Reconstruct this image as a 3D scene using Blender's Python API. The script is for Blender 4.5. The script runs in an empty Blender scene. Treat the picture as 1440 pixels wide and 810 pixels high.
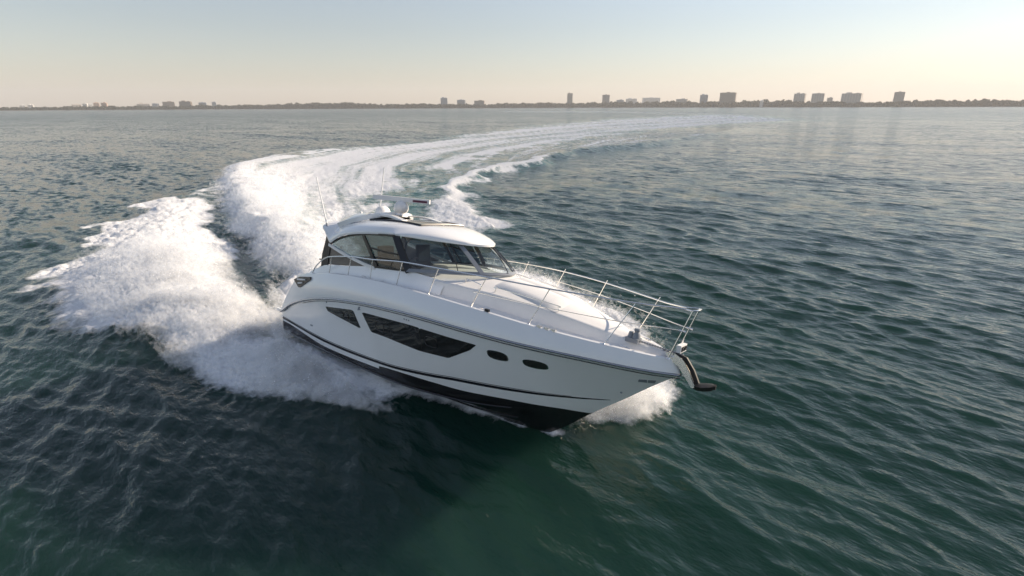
import bpy, bmesh, math, random
import numpy as np
from mathutils import Vector, Matrix

# ------------------------------------------------------------------ camera, sky, sun, exposure
scn = bpy.context.scene
COL = scn.collection
CAM_H = 8.086
F_PX = 719.84                                   # focal length in pixels of a 1440 wide frame (18 mm)
cam_d = bpy.data.cameras.new('camera')
cam_d.sensor_width = 36.0
cam_d.lens = F_PX / 1440.0 * 36.0
cam_d.clip_start = 0.1
cam_d.clip_end = 30000.0
cam = bpy.data.objects.new('camera', cam_d)
COL.objects.link(cam)
PITCH = math.atan(255.5 / F_PX)
ROLL = math.atan(6.0 / 1440.0)
cam.matrix_world = (Matrix.Translation((0, 0, CAM_H)) @ Matrix.Rotation(math.pi / 2 - PITCH, 4, 'X')
                    @ Matrix.Rotation(-ROLL, 4, 'Z'))
scn.camera = cam

SUN_AZ = math.radians(69.0)                     # from +Y (the viewing direction) towards +X
SUN_EL = math.radians(22.0)
world = bpy.data.worlds.new('World')
scn.world = world
world.use_nodes = True
wn = world.node_tree
wn.nodes.clear()
sky = wn.nodes.new('ShaderNodeTexSky')
sky.sky_type = 'NISHITA'
sky.sun_disc = False
sky.sun_elevation = SUN_EL
sky.sun_rotation = SUN_AZ
sky.air_density = 1.5
sky.dust_density = 0.22
sky.ozone_density = 4.0
bg = wn.nodes.new('ShaderNodeBackground')
bg.inputs['Strength'].default_value = 0.083
wo = wn.nodes.new('ShaderNodeOutputWorld')
hsv = wn.nodes.new('ShaderNodeHueSaturation')
hsv.inputs['Saturation'].default_value = 0.66
wn.links.new(sky.outputs[0], hsv.inputs['Color'])
wb = wn.nodes.new('ShaderNodeMixRGB')            # white balance of the sky light
wb.blend_type = 'MULTIPLY'
wb.inputs[0].default_value = 1.0
wb.inputs[2].default_value = (1.0, 0.972, 1.035, 1)
wn.links.new(hsv.outputs[0], wb.inputs[1])
wn.links.new(wb.outputs[0], bg.inputs[0])
wn.links.new(bg.outputs[0], wo.inputs[0])

sun_d = bpy.data.lights.new('sun', 'SUN')
sun_d.energy = 5.0
sun_d.angle = math.radians(0.5)
sun_d.color = (1.0, 0.83, 0.64)
sun = bpy.data.objects.new('sun', sun_d)
COL.objects.link(sun)
sd = Vector((math.sin(SUN_AZ) * math.cos(SUN_EL), math.cos(SUN_AZ) * math.cos(SUN_EL), math.sin(SUN_EL)))
sun.rotation_euler = sd.to_track_quat('Z', 'Y').to_euler()
sun.location = (60, 30, 40)

scn.view_settings.view_transform = 'Standard'
scn.view_settings.look = 'None'
scn.view_settings.gamma = 1.0
scn.view_settings.use_curve_mapping = False
scn.view_settings.exposure = 0.75
scn.render.engine = 'CYCLES'
cy = scn.cycles
cy.use_denoising = True
cy.max_bounces = 8
cy.transparent_max_bounces = 48
cy.volume_bounces = 0
cy.caustics_reflective = False
cy.caustics_refractive = False
cy.sample_clamp_indirect = 6.0

rng = np.random.default_rng(7)
random.seed(7)

# ------------------------------------------------------------------ helpers
def link(ob, parent=None):
    COL.objects.link(ob)
    if parent is not None:
        ob.parent = parent
    return ob

def mesh_np(name, verts, faces, mats, parent=None, smooth=True, fmat=None):
    """verts (n,3), faces list of tuples; one mesh object"""
    me = bpy.data.meshes.new(name)
    me.from_pydata([tuple(map(float, v)) for v in verts], [], [tuple(map(int, f)) for f in faces])
    for m in (mats if isinstance(mats, (list, tuple)) else [mats]):
        me.materials.append(m)
    if fmat is not None:
        me.polygons.foreach_set('material_index', np.asarray(fmat, dtype=np.int32))
    me.polygons.foreach_set('use_smooth', [smooth] * len(me.polygons))
    me.update()
    return link(bpy.data.objects.new(name, me), parent)

def mesh_big(name, verts, quads, mat, smooth=True, parent=None):
    """fast builder for large meshes: quads (m,k) index array"""
    me = bpy.data.meshes.new(name)
    n, m, k = len(verts), len(quads), quads.shape[1]
    me.vertices.add(n)
    me.vertices.foreach_set('co', np.ascontiguousarray(verts, dtype=np.float32).ravel())
    me.loops.add(m * k)
    me.loops.foreach_set('vertex_index', np.ascontiguousarray(quads, dtype=np.int32).ravel())
    me.polygons.add(m)
    me.polygons.foreach_set('loop_start', np.arange(0, m * k, k, dtype=np.int32))
    me.polygons.foreach_set('use_smooth', np.full(m, smooth, dtype=bool))
    me.materials.append(mat)
    me.update(calc_edges=True)
    me.validate()
    return link(bpy.data.objects.new(name, me), parent)

def grid_faces(nu, nv, close_u=False, close_v=False, off=0, flip=False):
    f = []
    for i in range(nu if close_u else nu - 1):
        for j in range(nv if close_v else nv - 1):
            a = off + i * nv + j
            b = off + i * nv + (j + 1) % nv
            c = off + ((i + 1) % nu) * nv + (j + 1) % nv
            d = off + ((i + 1) % nu) * nv + j
            f.append((a, b, c, d) if not flip else (a, d, c, b))
    return f

class MB:
    """collects shapes into one mesh"""
    def __init__(s):
        s.v, s.f, s.m = [], [], []
    def add(s, v, f, mi=0):
        o = len(s.v)
        s.v.extend([tuple(p) for p in v])
        s.f.extend([tuple(i + o for i in q) for q in f])
        s.m.extend([mi] * len(f))
        return s
    def grid(s, G, close_u=False, close_v=False, mi=0, flip=False):
        G = np.asarray(G)
        return s.add(G.reshape(-1, 3), grid_faces(G.shape[0], G.shape[1], close_u, close_v, flip=flip), mi)
    def tube(s, pts, r, n=8, mi=0, caps=True):
        P = np.asarray(pts, float)
        R = np.full(len(P), r) if np.isscalar(r) else np.asarray(r, float)
        T = np.gradient(P, axis=0)
        T /= np.linalg.norm(T, axis=1)[:, None] + 1e-9
        up = np.array([0, 0, 1.0]) if abs(T[0][2]) < .9 else np.array([1.0, 0, 0])
        G = []
        for p, t, rr in zip(P, T, R):
            a = np.cross(t, up); a /= np.linalg.norm(a) + 1e-9
            b = np.cross(a, t)
            up = b
            G.append([p + rr * (math.cos(k) * a + math.sin(k) * b) for k in np.linspace(0, 2 * math.pi, n, endpoint=False)])
        o = len(s.v)
        s.grid(G, close_v=True, mi=mi)
        if caps:
            s.f.append(tuple(o + k for k in range(n))); s.m.append(mi)
            s.f.append(tuple(o + (len(P) - 1) * n + k for k in reversed(range(n)))); s.m.append(mi)
        return s
    def box(s, c, size, rot=None, mi=0):
        c = np.asarray(c, float); h = np.asarray(size, float) / 2
        V = np.array([[x, y, z] for x in (-1, 1) for y in (-1, 1) for z in (-1, 1)], float) * h
        if rot is not None:
            V = V @ np.array(rot.to_3x3()).T
        F = [(0, 1, 3, 2), (4, 6, 7, 5), (0, 4, 5, 1), (2, 3, 7, 6), (0, 2, 6, 4), (1, 5, 7, 3)]
        return s.add(V + c, F, mi)
    def strip(s, pts, nrm, w, t, mi=0):
        """flat bar along pts, width w along given side vectors, thickness t along nrm"""
        P = np.asarray(pts, float); N = np.asarray(nrm, float)
        if N.ndim == 1: N = np.tile(N, (len(P), 1))
        W = np.full(len(P), w) if np.isscalar(w) else np.asarray(w)
        T = np.gradient(P, axis=0)
        G = []
        for p, t_, n_, w_ in zip(P, T, N, W):
            n_ = n_ / np.linalg.norm(n_)
            sd_ = np.cross(t_, n_); sd_ /= np.linalg.norm(sd_) + 1e-9
            G.append([p + sd_ * w_ / 2 - n_ * t / 2, p + sd_ * w_ / 2 + n_ * t / 2, p - sd_ * w_ / 2 + n_ * t / 2, p - sd_ * w_ / 2 - n_ * t / 2])
        o = len(s.v)
        s.grid(G, close_v=True, mi=mi)
        s.f.append((o, o + 1, o + 2, o + 3)); s.m.append(mi)
        e = o + (len(P) - 1) * 4
        s.f.append((e + 3, e + 2, e + 1, e)); s.m.append(mi)
        return s
    def lathe(s, prof, c=(0, 0, 0), n=20, mi=0, rot=None):
        G = []
        for k in np.linspace(0, 2 * math.pi, n, endpoint=False):
            row = np.array([[r * math.cos(k), r * math.sin(k), z] for r, z in prof])
            if rot is not None: row = row @ np.array(rot.to_3x3()).T
            G.append(row + np.asarray(c, float))
        return s.grid(G, close_u=True, mi=mi)
    def build(s, name, mats, parent=None, smooth=True, recalc=True, split=35):
        ob = mesh_np(name, s.v, s.f, mats, parent, smooth, s.m)
        if recalc:
            bm = bmesh.new(); bm.from_mesh(ob.data)
            bmesh.ops.remove_doubles(bm, verts=bm.verts, dist=1e-5)
            bmesh.ops.recalc_face_normals(bm, faces=bm.faces)
            if smooth and split:
                for e in bm.edges:
                    if len(e.link_faces) == 2 and e.calc_face_angle(0) > math.radians(split):
                        e.smooth = False
            bm.to_mesh(ob.data); bm.free()
        return ob

def chaikin(poly, it=1, q=.2, closed=True):
    P = [np.asarray(p, float) for p in poly]
    for _ in range(it):
        o = []
        for i in range(len(P)):
            a, b = P[i], P[(i + 1) % len(P)]
            o += [a + (b - a) * q, b - (b - a) * q]
        P = o
    return np.array(P)

def cub(x, xs, ys):
    xs = np.asarray(xs, float); ys = np.asarray(ys, float); x = np.clip(np.asarray(x, float), xs[0], xs[-1])
    hh = np.diff(xs); d = np.diff(ys) / hh
    m = np.zeros(len(xs)); m[0] = d[0]; m[-1] = d[-1]
    for i in range(1, len(xs) - 1):
        if d[i - 1] * d[i] > 0:
            w1 = 2 * hh[i] + hh[i - 1]; w2 = hh[i] + 2 * hh[i - 1]; m[i] = (w1 + w2) / (w1 / d[i - 1] + w2 / d[i])
    i = np.clip(np.searchsorted(xs, x, side='right') - 1, 0, len(xs) - 2)
    t = (x - xs[i]) / hh[i]; t2 = t * t; t3 = t2 * t
    return ys[i] * (2 * t3 - 3 * t2 + 1) + m[i] * hh[i] * (t3 - 2 * t2 + t) + ys[i + 1] * (-2 * t3 + 3 * t2) + m[i + 1] * hh[i] * (t3 - t2)

def sstep(a, b, x):
    t = np.clip((x - a) / (b - a), 0, 1)
    return t * t * (3 - 2 * t)

def vnoise(x, y, seed=0):
    """smooth value noise, 0..1"""
    xi = np.floor(x).astype(np.int64); yi = np.floor(y).astype(np.int64)
    fx = x - xi; fy = y - yi
    fx = fx * fx * fx * (fx * (fx * 6 - 15) + 10); fy = fy * fy * fy * (fy * (fy * 6 - 15) + 10)
    def hsh(i, j):
        n = (i * 374761393 + j * 668265263 + seed * 974634287) & 0xFFFFFFFF
        n = ((n ^ (n >> 13)) * 1274126177) & 0xFFFFFFFF
        n = ((n ^ (n >> 16)) * 2246822519) & 0xFFFFFFFF
        return ((n ^ (n >> 15)) & 0xFFFFFF) / 16777215.0
    a = hsh(xi, yi); b = hsh(xi + 1, yi); c = hsh(xi, yi + 1); d = hsh(xi + 1, yi + 1)
    return (a * (1 - fx) + b * fx) * (1 - fy) + (c * (1 - fx) + d * fx) * fy

def fbm(x, y, octv=4, seed=0, gain=.5):
    s = np.zeros_like(x); a = 1.0; t = 0.0; c, sn = math.cos(.6), math.sin(.6)
    for o in range(octv):
        s += a * vnoise(x, y, seed + o * 17); t += a
        x, y = (x * c - y * sn) * 2.03 + 11.3, (x * sn + y * c) * 2.03 + 5.7
        a *= gain
    return s / t

def loose(ob):
    """gives every separate piece of a mesh an object of its own, under the same parent"""
    me = ob.data; n = len(me.vertices); par = list(range(n))
    def find(a):
        while par[a] != a: par[a] = par[par[a]]; a = par[a]
        return a
    for e in me.edges:
        a, b = find(e.vertices[0]), find(e.vertices[1])
        if a != b: par[a] = b
    roots = {}
    for i in range(n): roots.setdefault(find(i), []).append(i)
    out = [ob]
    groups = list(roots.values())
    src = me.copy()
    for k, g in enumerate(groups):
        keep = set(g); m2 = me if k == 0 else src.copy()
        bm = bmesh.new(); bm.from_mesh(m2); bm.verts.ensure_lookup_table()
        bmesh.ops.delete(bm, geom=[v for v in bm.verts if v.index not in keep], context='VERTS')
        bm.to_mesh(m2); bm.free()
        if k:
            o2 = ob.copy(); o2.data = m2; COL.objects.link(o2); out.append(o2)
    return out

def tag(o, label=None, cat=None, group=None, kind=None):
    if label: o['label'] = label
    if cat: o['category'] = cat
    if group: o['group'] = group
    if kind: o['kind'] = kind
    return o

# ------------------------------------------------------------------ materials
def pmat(name, color, rough=.5, metal=0.0, coat=0.0, spec=.5, alpha=1.0, trans=0.0, ior=1.45):
    m = bpy.data.materials.new(name); m.use_nodes = True
    b = m.node_tree.nodes['Principled BSDF']
    b.inputs['Base Color'].default_value = (*color, 1)
    b.inputs['Roughness'].default_value = rough
    b.inputs['Metallic'].default_value = metal
    b.inputs['Coat Weight'].default_value = coat
    b.inputs['Coat Roughness'].default_value = .05
    b.inputs['Specular IOR Level'].default_value = spec
    b.inputs['Alpha'].default_value = alpha
    b.inputs['Transmission Weight'].default_value = trans
    b.inputs['IOR'].default_value = ior
    return m

def noisy(m, scale, amt, bump=0.0, coords='Object'):
    """slight variation of colour (and optionally relief) so that no surface is perfectly even"""
    nt = m.node_tree; b = nt.nodes['Principled BSDF']
    tc = nt.nodes.new('ShaderNodeTexCoord'); n = nt.nodes.new('ShaderNodeTexNoise')
    n.inputs['Scale'].default_value = scale; n.inputs['Detail'].default_value = 5
    nt.links.new(tc.outputs[coords], n.inputs['Vector'])
    mx = nt.nodes.new('ShaderNodeMixRGB'); mx.blend_type = 'MULTIPLY'; mx.inputs[0].default_value = 1
    c = b.inputs['Base Color'].default_value[:]
    mx.inputs[1].default_value = c
    rp = nt.nodes.new('ShaderNodeMapRange'); rp.inputs[3].default_value = 1 - amt; rp.inputs[4].default_value = 1 + amt * .4
    nt.links.new(n.outputs[0], rp.inputs[0]); nt.links.new(rp.outputs[0], mx.inputs[2])
    nt.links.new(mx.outputs[0], b.inputs['Base Color'])
    if bump:
        bp = nt.nodes.new('ShaderNodeBump'); bp.inputs['Strength'].default_value = bump; bp.inputs['Distance'].default_value = .02
        nt.links.new(n.outputs[0], bp.inputs['Height']); nt.links.new(bp.outputs[0], b.inputs['Normal'])
    return m

M_GEL = noisy(pmat('white_gelcoat', (.9, .9, .89), .2, coat=1.0), 1.3, .05)
M_DECK = noisy(pmat('nonskid_deck', (.82, .81, .79), .5), 9, .06, .03)
M_BOT = noisy(pmat('dark_bottom_paint', (.011, .011, .013), .16, coat=.5), 2, .2)
M_STRIPE = pmat('black_stripe', (.012, .014, .02), .2)
M_GLASSD = pmat('dark_window', (.018, .016, .015), .03, spec=.9, ior=1.7)
M_GLASSB = pmat('smoked_panel', (.16, .145, .13), .12, spec=.5)
M_BLACK = pmat('black_frame', (.016, .016, .018), .3)
M_GREY = pmat('grey_trim', (.22, .24, .27), .35)
M_STEEL = pmat('stainless', (.80, .79, .77), .2, metal=1.0)
M_CHROME = pmat('rub_rail_metal', (.35, .36, .38), .25, metal=.9)
M_HEAD = pmat('headliner', (.50, .44, .36), .7)
M_INT = noisy(pmat('dark_upholstery', (.03, .03, .034), .55), 6, .2)
M_SEAT = noisy(pmat('pale_upholstery', (.55, .53, .50), .6), 6, .1)
M_RUBBER = pmat('black_rubber', (.02, .02, .02), .6)
M_PLASTIC = pmat('white_plastic', (.78, .78, .78), .35)
M_LENS = pmat('grey_lens', (.25, .25, .26), .1)
M_RED = pmat('dark_red_mark', (.10, .02, .05), .5)

def glass_mat(name, tint, refl=1.0):
    m = bpy.data.materials.new(name); m.use_nodes = True
    nt = m.node_tree; nt.nodes.clear()
    o = nt.nodes.new('ShaderNodeOutputMaterial'); mx = nt.nodes.new('ShaderNodeMixShader')
    t = nt.nodes.new('ShaderNodeBsdfTransparent'); g = nt.nodes.new('ShaderNodeBsdfGlossy')
    ge = nt.nodes.new('ShaderNodeNewGeometry'); dt = nt.nodes.new('ShaderNodeVectorMath'); dt.operation = 'DOT_PRODUCT'
    nt.links.new(ge.outputs['Normal'], dt.inputs[0]); nt.links.new(ge.outputs['Incoming'], dt.inputs[1])
    ab = nt.nodes.new('ShaderNodeMath'); ab.operation = 'ABSOLUTE'; nt.links.new(dt.outputs['Value'], ab.inputs[0])
    om = nt.nodes.new('ShaderNodeMath'); om.operation = 'SUBTRACT'; om.inputs[0].default_value = 1; nt.links.new(ab.outputs[0], om.inputs[1])
    pw = nt.nodes.new('ShaderNodeMath'); pw.operation = 'POWER'; pw.inputs[1].default_value = 5; nt.links.new(om.outputs[0], pw.inputs[0])
    fr = nt.nodes.new('ShaderNodeMath'); fr.operation = 'MULTIPLY_ADD'; fr.inputs[1].default_value = .95; fr.inputs[2].default_value = .045
    nt.links.new(pw.outputs[0], fr.inputs[0])
    mu = nt.nodes.new('ShaderNodeMath'); mu.operation = 'MULTIPLY'; mu.inputs[1].default_value = refl; mu.use_clamp = True
    t.inputs[0].default_value = (*tint, 1); g.inputs['Roughness'].default_value = .015
    nt.links.new(fr.outputs[0], mu.inputs[0]); nt.links.new(mu.outputs[0], mx.inputs[0])
    nt.links.new(t.outputs[0], mx.inputs[1]); nt.links.new(g.outputs[0], mx.inputs[2]); nt.links.new(mx.outputs[0], o.inputs[0])
    return m
M_WS = glass_mat('clear_windshield', (.72, .78, .78), 1.8)
M_SIDEGL = glass_mat('smoked_side_glass', (.36, .44, .48), 1.8)

# ------------------------------------------------------------------ the sea
K = 1.0802
def poly(l): return np.array(l, float) * K
Z_A = poly([(-22.6, 24.3), (-22.5, 25.0), (-23.0, 27.0), (-27.5, 35.2), (-29.0, 41.2), (-28.2, 46.4), (-22.4, 38.1), (-17.2, 28.7), (-13.2, 23.3), (-9.7, 19.5), (-8.0, 18.0), (-5.2, 16.4), (-2.4, 14.2), (-0.6, 12.0), (0.1, 10.9), (-0.5, 10.7), (-1.5, 11.4), (-2.5, 11.7), (-3.5, 11.5), (-5.1, 11.7), (-6.6, 11.8), (-8.5, 12.1), (-10.0, 13.3), (-12.0, 15.0), (-14.6, 16.1), (-17.0, 18.0), (-19.0, 19.6), (-20.8, 21.8)])
Z_A2 = poly([(-28.2, 46.4), (-29.8, 55.8), (-33.4, 65.6), (-25.5, 48.4), (-17.2, 34.3), (-16.9, 31.3), (-20.5, 35.6), (-22.4, 38.1)])
Z_B = poly([(-35.0, 68.8), (-25.5, 48.4), (-17.2, 34.3), (-13.0, 27.8), (-9.9, 22.9), (-8.0, 19.5), (-6.0, 18.5), (-7.5, 23.2), (-10.3, 29.4), (-11.4, 37.9), (-11.9, 48.0), (-9.6, 64.7), (-2.3, 87.3), (13.2, 121.6), (40.8, 169.5), (80.7, 216.6), (150.4, 276.8), (180.3, 389.8), (176.2, 476.3), (54.6, 316.0), (5.6, 202.4), (-14.6, 137.9), (-23.9, 112.2), (-30.6, 99.2), (-37.5, 96.3), (-36.9, 80.4)])
Z_C = poly([(-8.0, 20.2), (-10.3, 29.4), (-11.4, 37.9), (-11.9, 48.0), (-9.6, 64.7), (-2.3, 87.3), (13.2, 121.6), (40.8, 169.5), (80.7, 216.6), (35.5, 120.1), (22.0, 101.7), (9.7, 89.5), (2.0, 69.9), (-2.6, 64.5), (-5.7, 52.4), (-8.2, 45.9), (-7.5, 33.1), (-5.5, 20.7)])
Z_D = poly([(-8.9, 45.9), (-5.9, 54.5), (-2.6, 66.0), (2.0, 70.8), (2.1, 67.4), (-1.5, 57.8), (-3.9, 48.7), (-3.7, 41.2), (-1.8, 36.9), (-0.1, 33.6), (-1.8, 31.4), (-3.9, 30.7), (-7.4, 35.3)])
Z_F2 = poly([(157.6, 290.3), (207.1, 448.1), (199.9, 540.6), (138.0, 801.7), (-21.8, 874.3), (-18.8, 754.0), (112.6, 653.7), (173.5, 468.8), (165.0, 366.9)])
Z_E = np.array([(-5.2, 19.8), (-1.5, 17.2), (1.3, 14.9), (3.2, 12.9), (4.3, 13.4), (4.8, 15.2), (4.5, 19.0), (3.4, 22.0), (1.6, 24.6), (-.4, 26.2), (-2.5, 25.0), (-5.2, 23.5)])
Z_FB = np.array([(0.9, 11.6), (2.0, 11.5), (3.3, 11.7), (4.2, 12.3), (4.7, 13.4), (4.6, 14.8), (3.0, 14.6), (1.0, 13.6)])
L_CENTER = np.array([(-4.5, 15.0), (-6.9, 17.8), (-9.9, 26), (-15, 40), (-20.5, 55), (-24.5, 75), (-22, 98), (-5, 138), (34, 197), (102, 276), (171, 345), (205, 440), (195, 560), (130, 760), (-20, 860), (-300, 900)], float)
L_WALL = np.array([(-8.6, 20.0), (-10.8, 25.1), (-14, 30.0), (-18.6, 37.1), (-27.5, 52.3), (-38.8, 75.2), (-40.5, 92), (-37, 103), (-25, 119)], float)
L_TROUGH = np.array([(-8.4, 18.4), (-12.5, 24.5), (-17, 31.5), (-23.5, 42.5)], float)
L_BANK = np.array([(0.2, 11.6), (-1.9, 12.9), (-4.6, 14.2), (-8.2, 16.2), (-12.5, 19.3), (-17.0, 23.8), (-22.5, 31.5), (-28.5, 43.5), (-33, 58), (-38, 74)], float)
L_CREST = np.array([(-3.0, 38), (-7.0, 47), (-6.3, 56.6), (-2.8, 69.0), (2.5, 76), (10.5, 96.7), (23.7, 109.8), (38.4, 129.8), (60, 160), (89, 203), (158, 292)], float)
L_KEEL = np.array([(-7.2, 17.6), (-3.4, 14.9), (0.0, 12.3), (1.1, 11.3)], float)

def polydist(X, Y, L):
    """distance to a polyline, signed side, arc length there"""
    best = np.full(X.shape, 1e9); side = np.zeros(X.shape); arc = np.zeros(X.shape); s0 = 0.0
    for a, b in zip(L[:-1], L[1:]):
        d = b - a; l = math.hypot(*d)
        t = np.clip(((X - a[0]) * d[0] + (Y - a[1]) * d[1]) / (l * l), 0, 1)
        dx = X - a[0] - t * d[0]; dy = Y - a[1] - t * d[1]
        r = np.hypot(dx, dy); w = r < best
        best = np.where(w, r, best); side = np.where(w, np.sign(d[0] * dy - d[1] * dx), side); arc = np.where(w, s0 + t * l, arc)
        s0 += l
    return best, side, arc

def polysd(X, Y, P):
    """signed distance to a polygon, positive inside"""
    d = np.full(X.shape, 1e9); ins = np.zeros(X.shape, bool)
    for i in range(len(P)):
        a, b = P[i], P[(i + 1) % len(P)]; e = b - a; l2 = e @ e
        t = np.clip(((X - a[0]) * e[0] + (Y - a[1]) * e[1]) / l2, 0, 1)
        d = np.minimum(d, np.hypot(X - a[0] - t * e[0], Y - a[1] - t * e[1]))
        c = (a[1] > Y) != (b[1] > Y)
        xx = (b[0] - a[0]) * (Y - a[1]) / (b[1] - a[1] + 1e-12) + a[0]
        ins ^= c & (X < xx)
    return np.where(ins, d, -d)

NW = 96
_wr = np.random.default_rng(21)
W_LEN = np.exp(np.linspace(math.log(.36), math.log(9.0), NW)) * _wr.uniform(.95, 1.05, NW)
W_DIR = math.radians(228) + np.clip(_wr.normal(0, .42, NW), -1.3, 1.3)
W_PH = _wr.uniform(0, 2 * math.pi, NW)
W_SLOPE = .038 * np.where(W_LEN > 1.0, (1.0 / W_LEN) ** .85, 1.0) * np.where(W_LEN < .7, .8, 1.0)
W_AMP = W_SLOPE * W_LEN / (2 * math.pi)

def sea(X, Y, spacing):
    """returns dx, dy, z, foam, aeration, u, v for points of the sea"""
    R = np.hypot(X, Y)
    near = R < 1100
    foam = np.zeros_like(X); aer = np.zeros_like(X); h = np.zeros_like(X); damp = np.ones_like(X)
    u = np.zeros_like(X); v = np.zeros_like(X)
    x = X[near]; y = Y[near]; sp = spacing[near]
    # domain warp gives ragged borders
    wx = (fbm(x * .22, y * .22, 4, 3) - .5); wy = (fbm(x * .22 + 40, y * .22, 4, 9) - .5)
    wsc = np.clip(R[near] / 20, .6, 6)
    x2 = x + wx * 3.0 * wsc; y2 = y + wy * 3.0 * wsc
    dc, sc_, ac = polydist(x, y, L_CENTER)
    uu = ac; vv = dc * sc_
    streak = fbm(uu * .05, vv * .9, 4, 31); streak2 = fbm(uu * .012, vv * .35, 3, 77)
    fade = np.exp(-uu / 160)
    wid = 1.2 + uu * .05
    mA = sstep(-1.3, 1.5, polysd(x2, y2, Z_A)) * 1.0
    # thin outer reach of the bank: lacy
    mA2 = sstep(-1.5, 2.5, polysd(x2, y2, Z_A2)) * .86
    mB = sstep(-wid * .9, wid * .6, polysd(x2, y2, Z_B))
    mC = sstep(-1.0, 2.5, polysd(x2, y2, Z_C))
    mD = sstep(-2.0, 3.0, polysd(x2, y2, Z_D))
    mE = sstep(-1.2, 1.2, polysd(x + wx * 2, y + wy * 2, Z_E))
    mF = sstep(-.7, .8, polysd(x + wx * 1.2, y + wy * 1.2, Z_FB))
    mF2 = sstep(-8, 14, polysd(x2, y2, Z_F2)) * .55
    prof = np.abs(np.sin(vv * math.pi / (7.0 + uu * .045)))
    fB = mB * (.58 + .30 * np.exp(-uu / 40) + .15 * prof + (.35 + .45 * fade) * (streak - .5) + .45 * (streak2 - .5))
    fC = mC * (.47 + .8 * (streak - .5) + .3 * np.exp(-uu / 9))
    f = np.maximum.reduce([mA, mA2, fB, fC, mD * .92, mE, mF, mF2])
    # ridge and crests
    dw, sw, aw = polydist(x + wx * 2.2, y + wy * 2.2, L_WALL)
    ampw = cub(aw, [0, 6, 14, 30, 62, 90, 120], [.35, .95, 1.25, 1.0, .6, .35, .1])
    left = sw < 0
    # side: L_WALL runs away from the boat; its left-hand side is the trough
    ridge = np.where(sw > 0, np.exp(-(dw / (.9 + aw * .012)) ** 2), np.exp(-(dw / (3.2 + aw * .05)) ** 2)) * ampw
    dt, st_, at = polydist(x, y, L_TROUGH)
    trough = -.62 * np.exp(-(dt / 2.6) ** 2) * sstep(24, 11, at)
    clear = np.exp(-(dt / 1.7) ** 2) * sstep(15, 6, at)
    db, sb, ab = polydist(x + wx * 1.5, y + wy * 1.5, L_BANK)
    ampb = cub(ab, [0, 2.4, 5.4, 10, 15, 21, 30, 45, 60, 80], [.08, .22, .34, .58, 1.0, .92, .65, .4, .25, .1])
    wb = cub(ab, [0, 4, 10, 16, 22, 30, 60], [.9, 1.3, 2.0, 2.9, 3.0, 2.6, 3.0])
    bank = ampb * np.exp(-(db / wb) ** 2)
    dk, sk, ak = polydist(x + wx * 2.5, y + wy * 2.5, L_CREST)
    ampc = cub(ak, [0, 12, 30, 60, 110, 200, 300], [.2, .5, .7, .65, .5, .3, .1])
    crest = ampc * np.where(sk < 0, np.exp(-(dk / (1.1 + ak * .012)) ** 2), np.exp(-(dk / (2.6 + ak * .03)) ** 2))
    cf = np.exp(-(dk / (.8 + ak * .006)) ** 2) * sstep(.50, .66, fbm(ak * .045, ak * 0 + 3.3, 3, 5)) * sstep(170, 120, ak)
    f = np.maximum(f, cf * .95)
    f = np.maximum(f, np.exp(-((dw - .2) / (1.6 + aw * .02)) ** 2) * sstep(120, 50, aw) * .97)
    f = f * (1 - clear * .97 * (1 - np.exp(-(dw / 1.2) ** 2)))
    dl, sl, al = polydist(x, y, L_KEEL)
    hump = .12 * np.exp(-(dl / 1.5) ** 2) * sstep(10.5, 8.0, al)
    f = np.maximum(f, .95 * np.exp(-(db / (.3 + .14 * ab)) ** 2) * sstep(8, 4, ab))
    f = np.maximum(f, .8 * np.exp(-(dl / .32) ** 2) * sstep(6.0, 8.5, al))
    f = np.clip(f, 0, 1)
    rough_a = np.clip(1.1 - R[near] / 90, .12, 1)
    rough = f * (fbm(x * 2.0, y * 2.0, 5, 51, .62) - .42) * .50 * rough_a * np.where(mA > .3, 1.1 - .75 * np.exp(-(dl / 2.8) ** 2), .9)
    billow = (np.abs(fbm(x * .55, y * .55, 3, 63) - .5) * 2) * bank * .35
    lump = fB * (fbm(uu * .12, vv * .6, 4, 88) - .5) * .7 * rough_a * np.exp(-uu / 120)
    hh = ridge + trough + bank + crest + hump + rough + billow + lump + mE * .2 * fbm(x * .6, y * .6, 4, 12) + mF * .3 * fbm(x * .8, y * .8, 4, 15)
    h[near] = hh; foam[near] = f
    aer[near] = np.clip(np.maximum(mC * .95 * np.exp(-uu / 60), fB * .8) + .35 * mD + .6 * mA2 * .4, 0, 1)
    damp[near] = 1 - .65 * np.clip(np.maximum(f, mB * .7), 0, 1)
    u[near] = uu; v[near] = vv
    gust = .65 + .7 * fbm(X * .018, Y * .03, 3, 101)
    dx = np.zeros_like(X); dy = np.zeros_like(X); z = np.zeros_like(X)
    for L, D, P, A in zip(W_LEN, W_DIR, W_PH, W_AMP):
        lod = np.clip(L / spacing / 2.1 - 1, 0, 1)
        sel = lod > 0
        if not sel.any(): continue
        k = 2 * math.pi / L; cx, cyy = math.cos(D), math.sin(D)
        ph = k * (X[sel] * cx + Y[sel] * cyy) + P
        a = A * lod[sel]
        z[sel] += a * np.sin(ph); q = a * 1.0 * np.cos(ph)
        dx[sel] += q * cx; dy[sel] += q * cyy
    g = gust * damp
    return dx * g, dy * g, z * g + h, foam, aer, u, v

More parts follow.
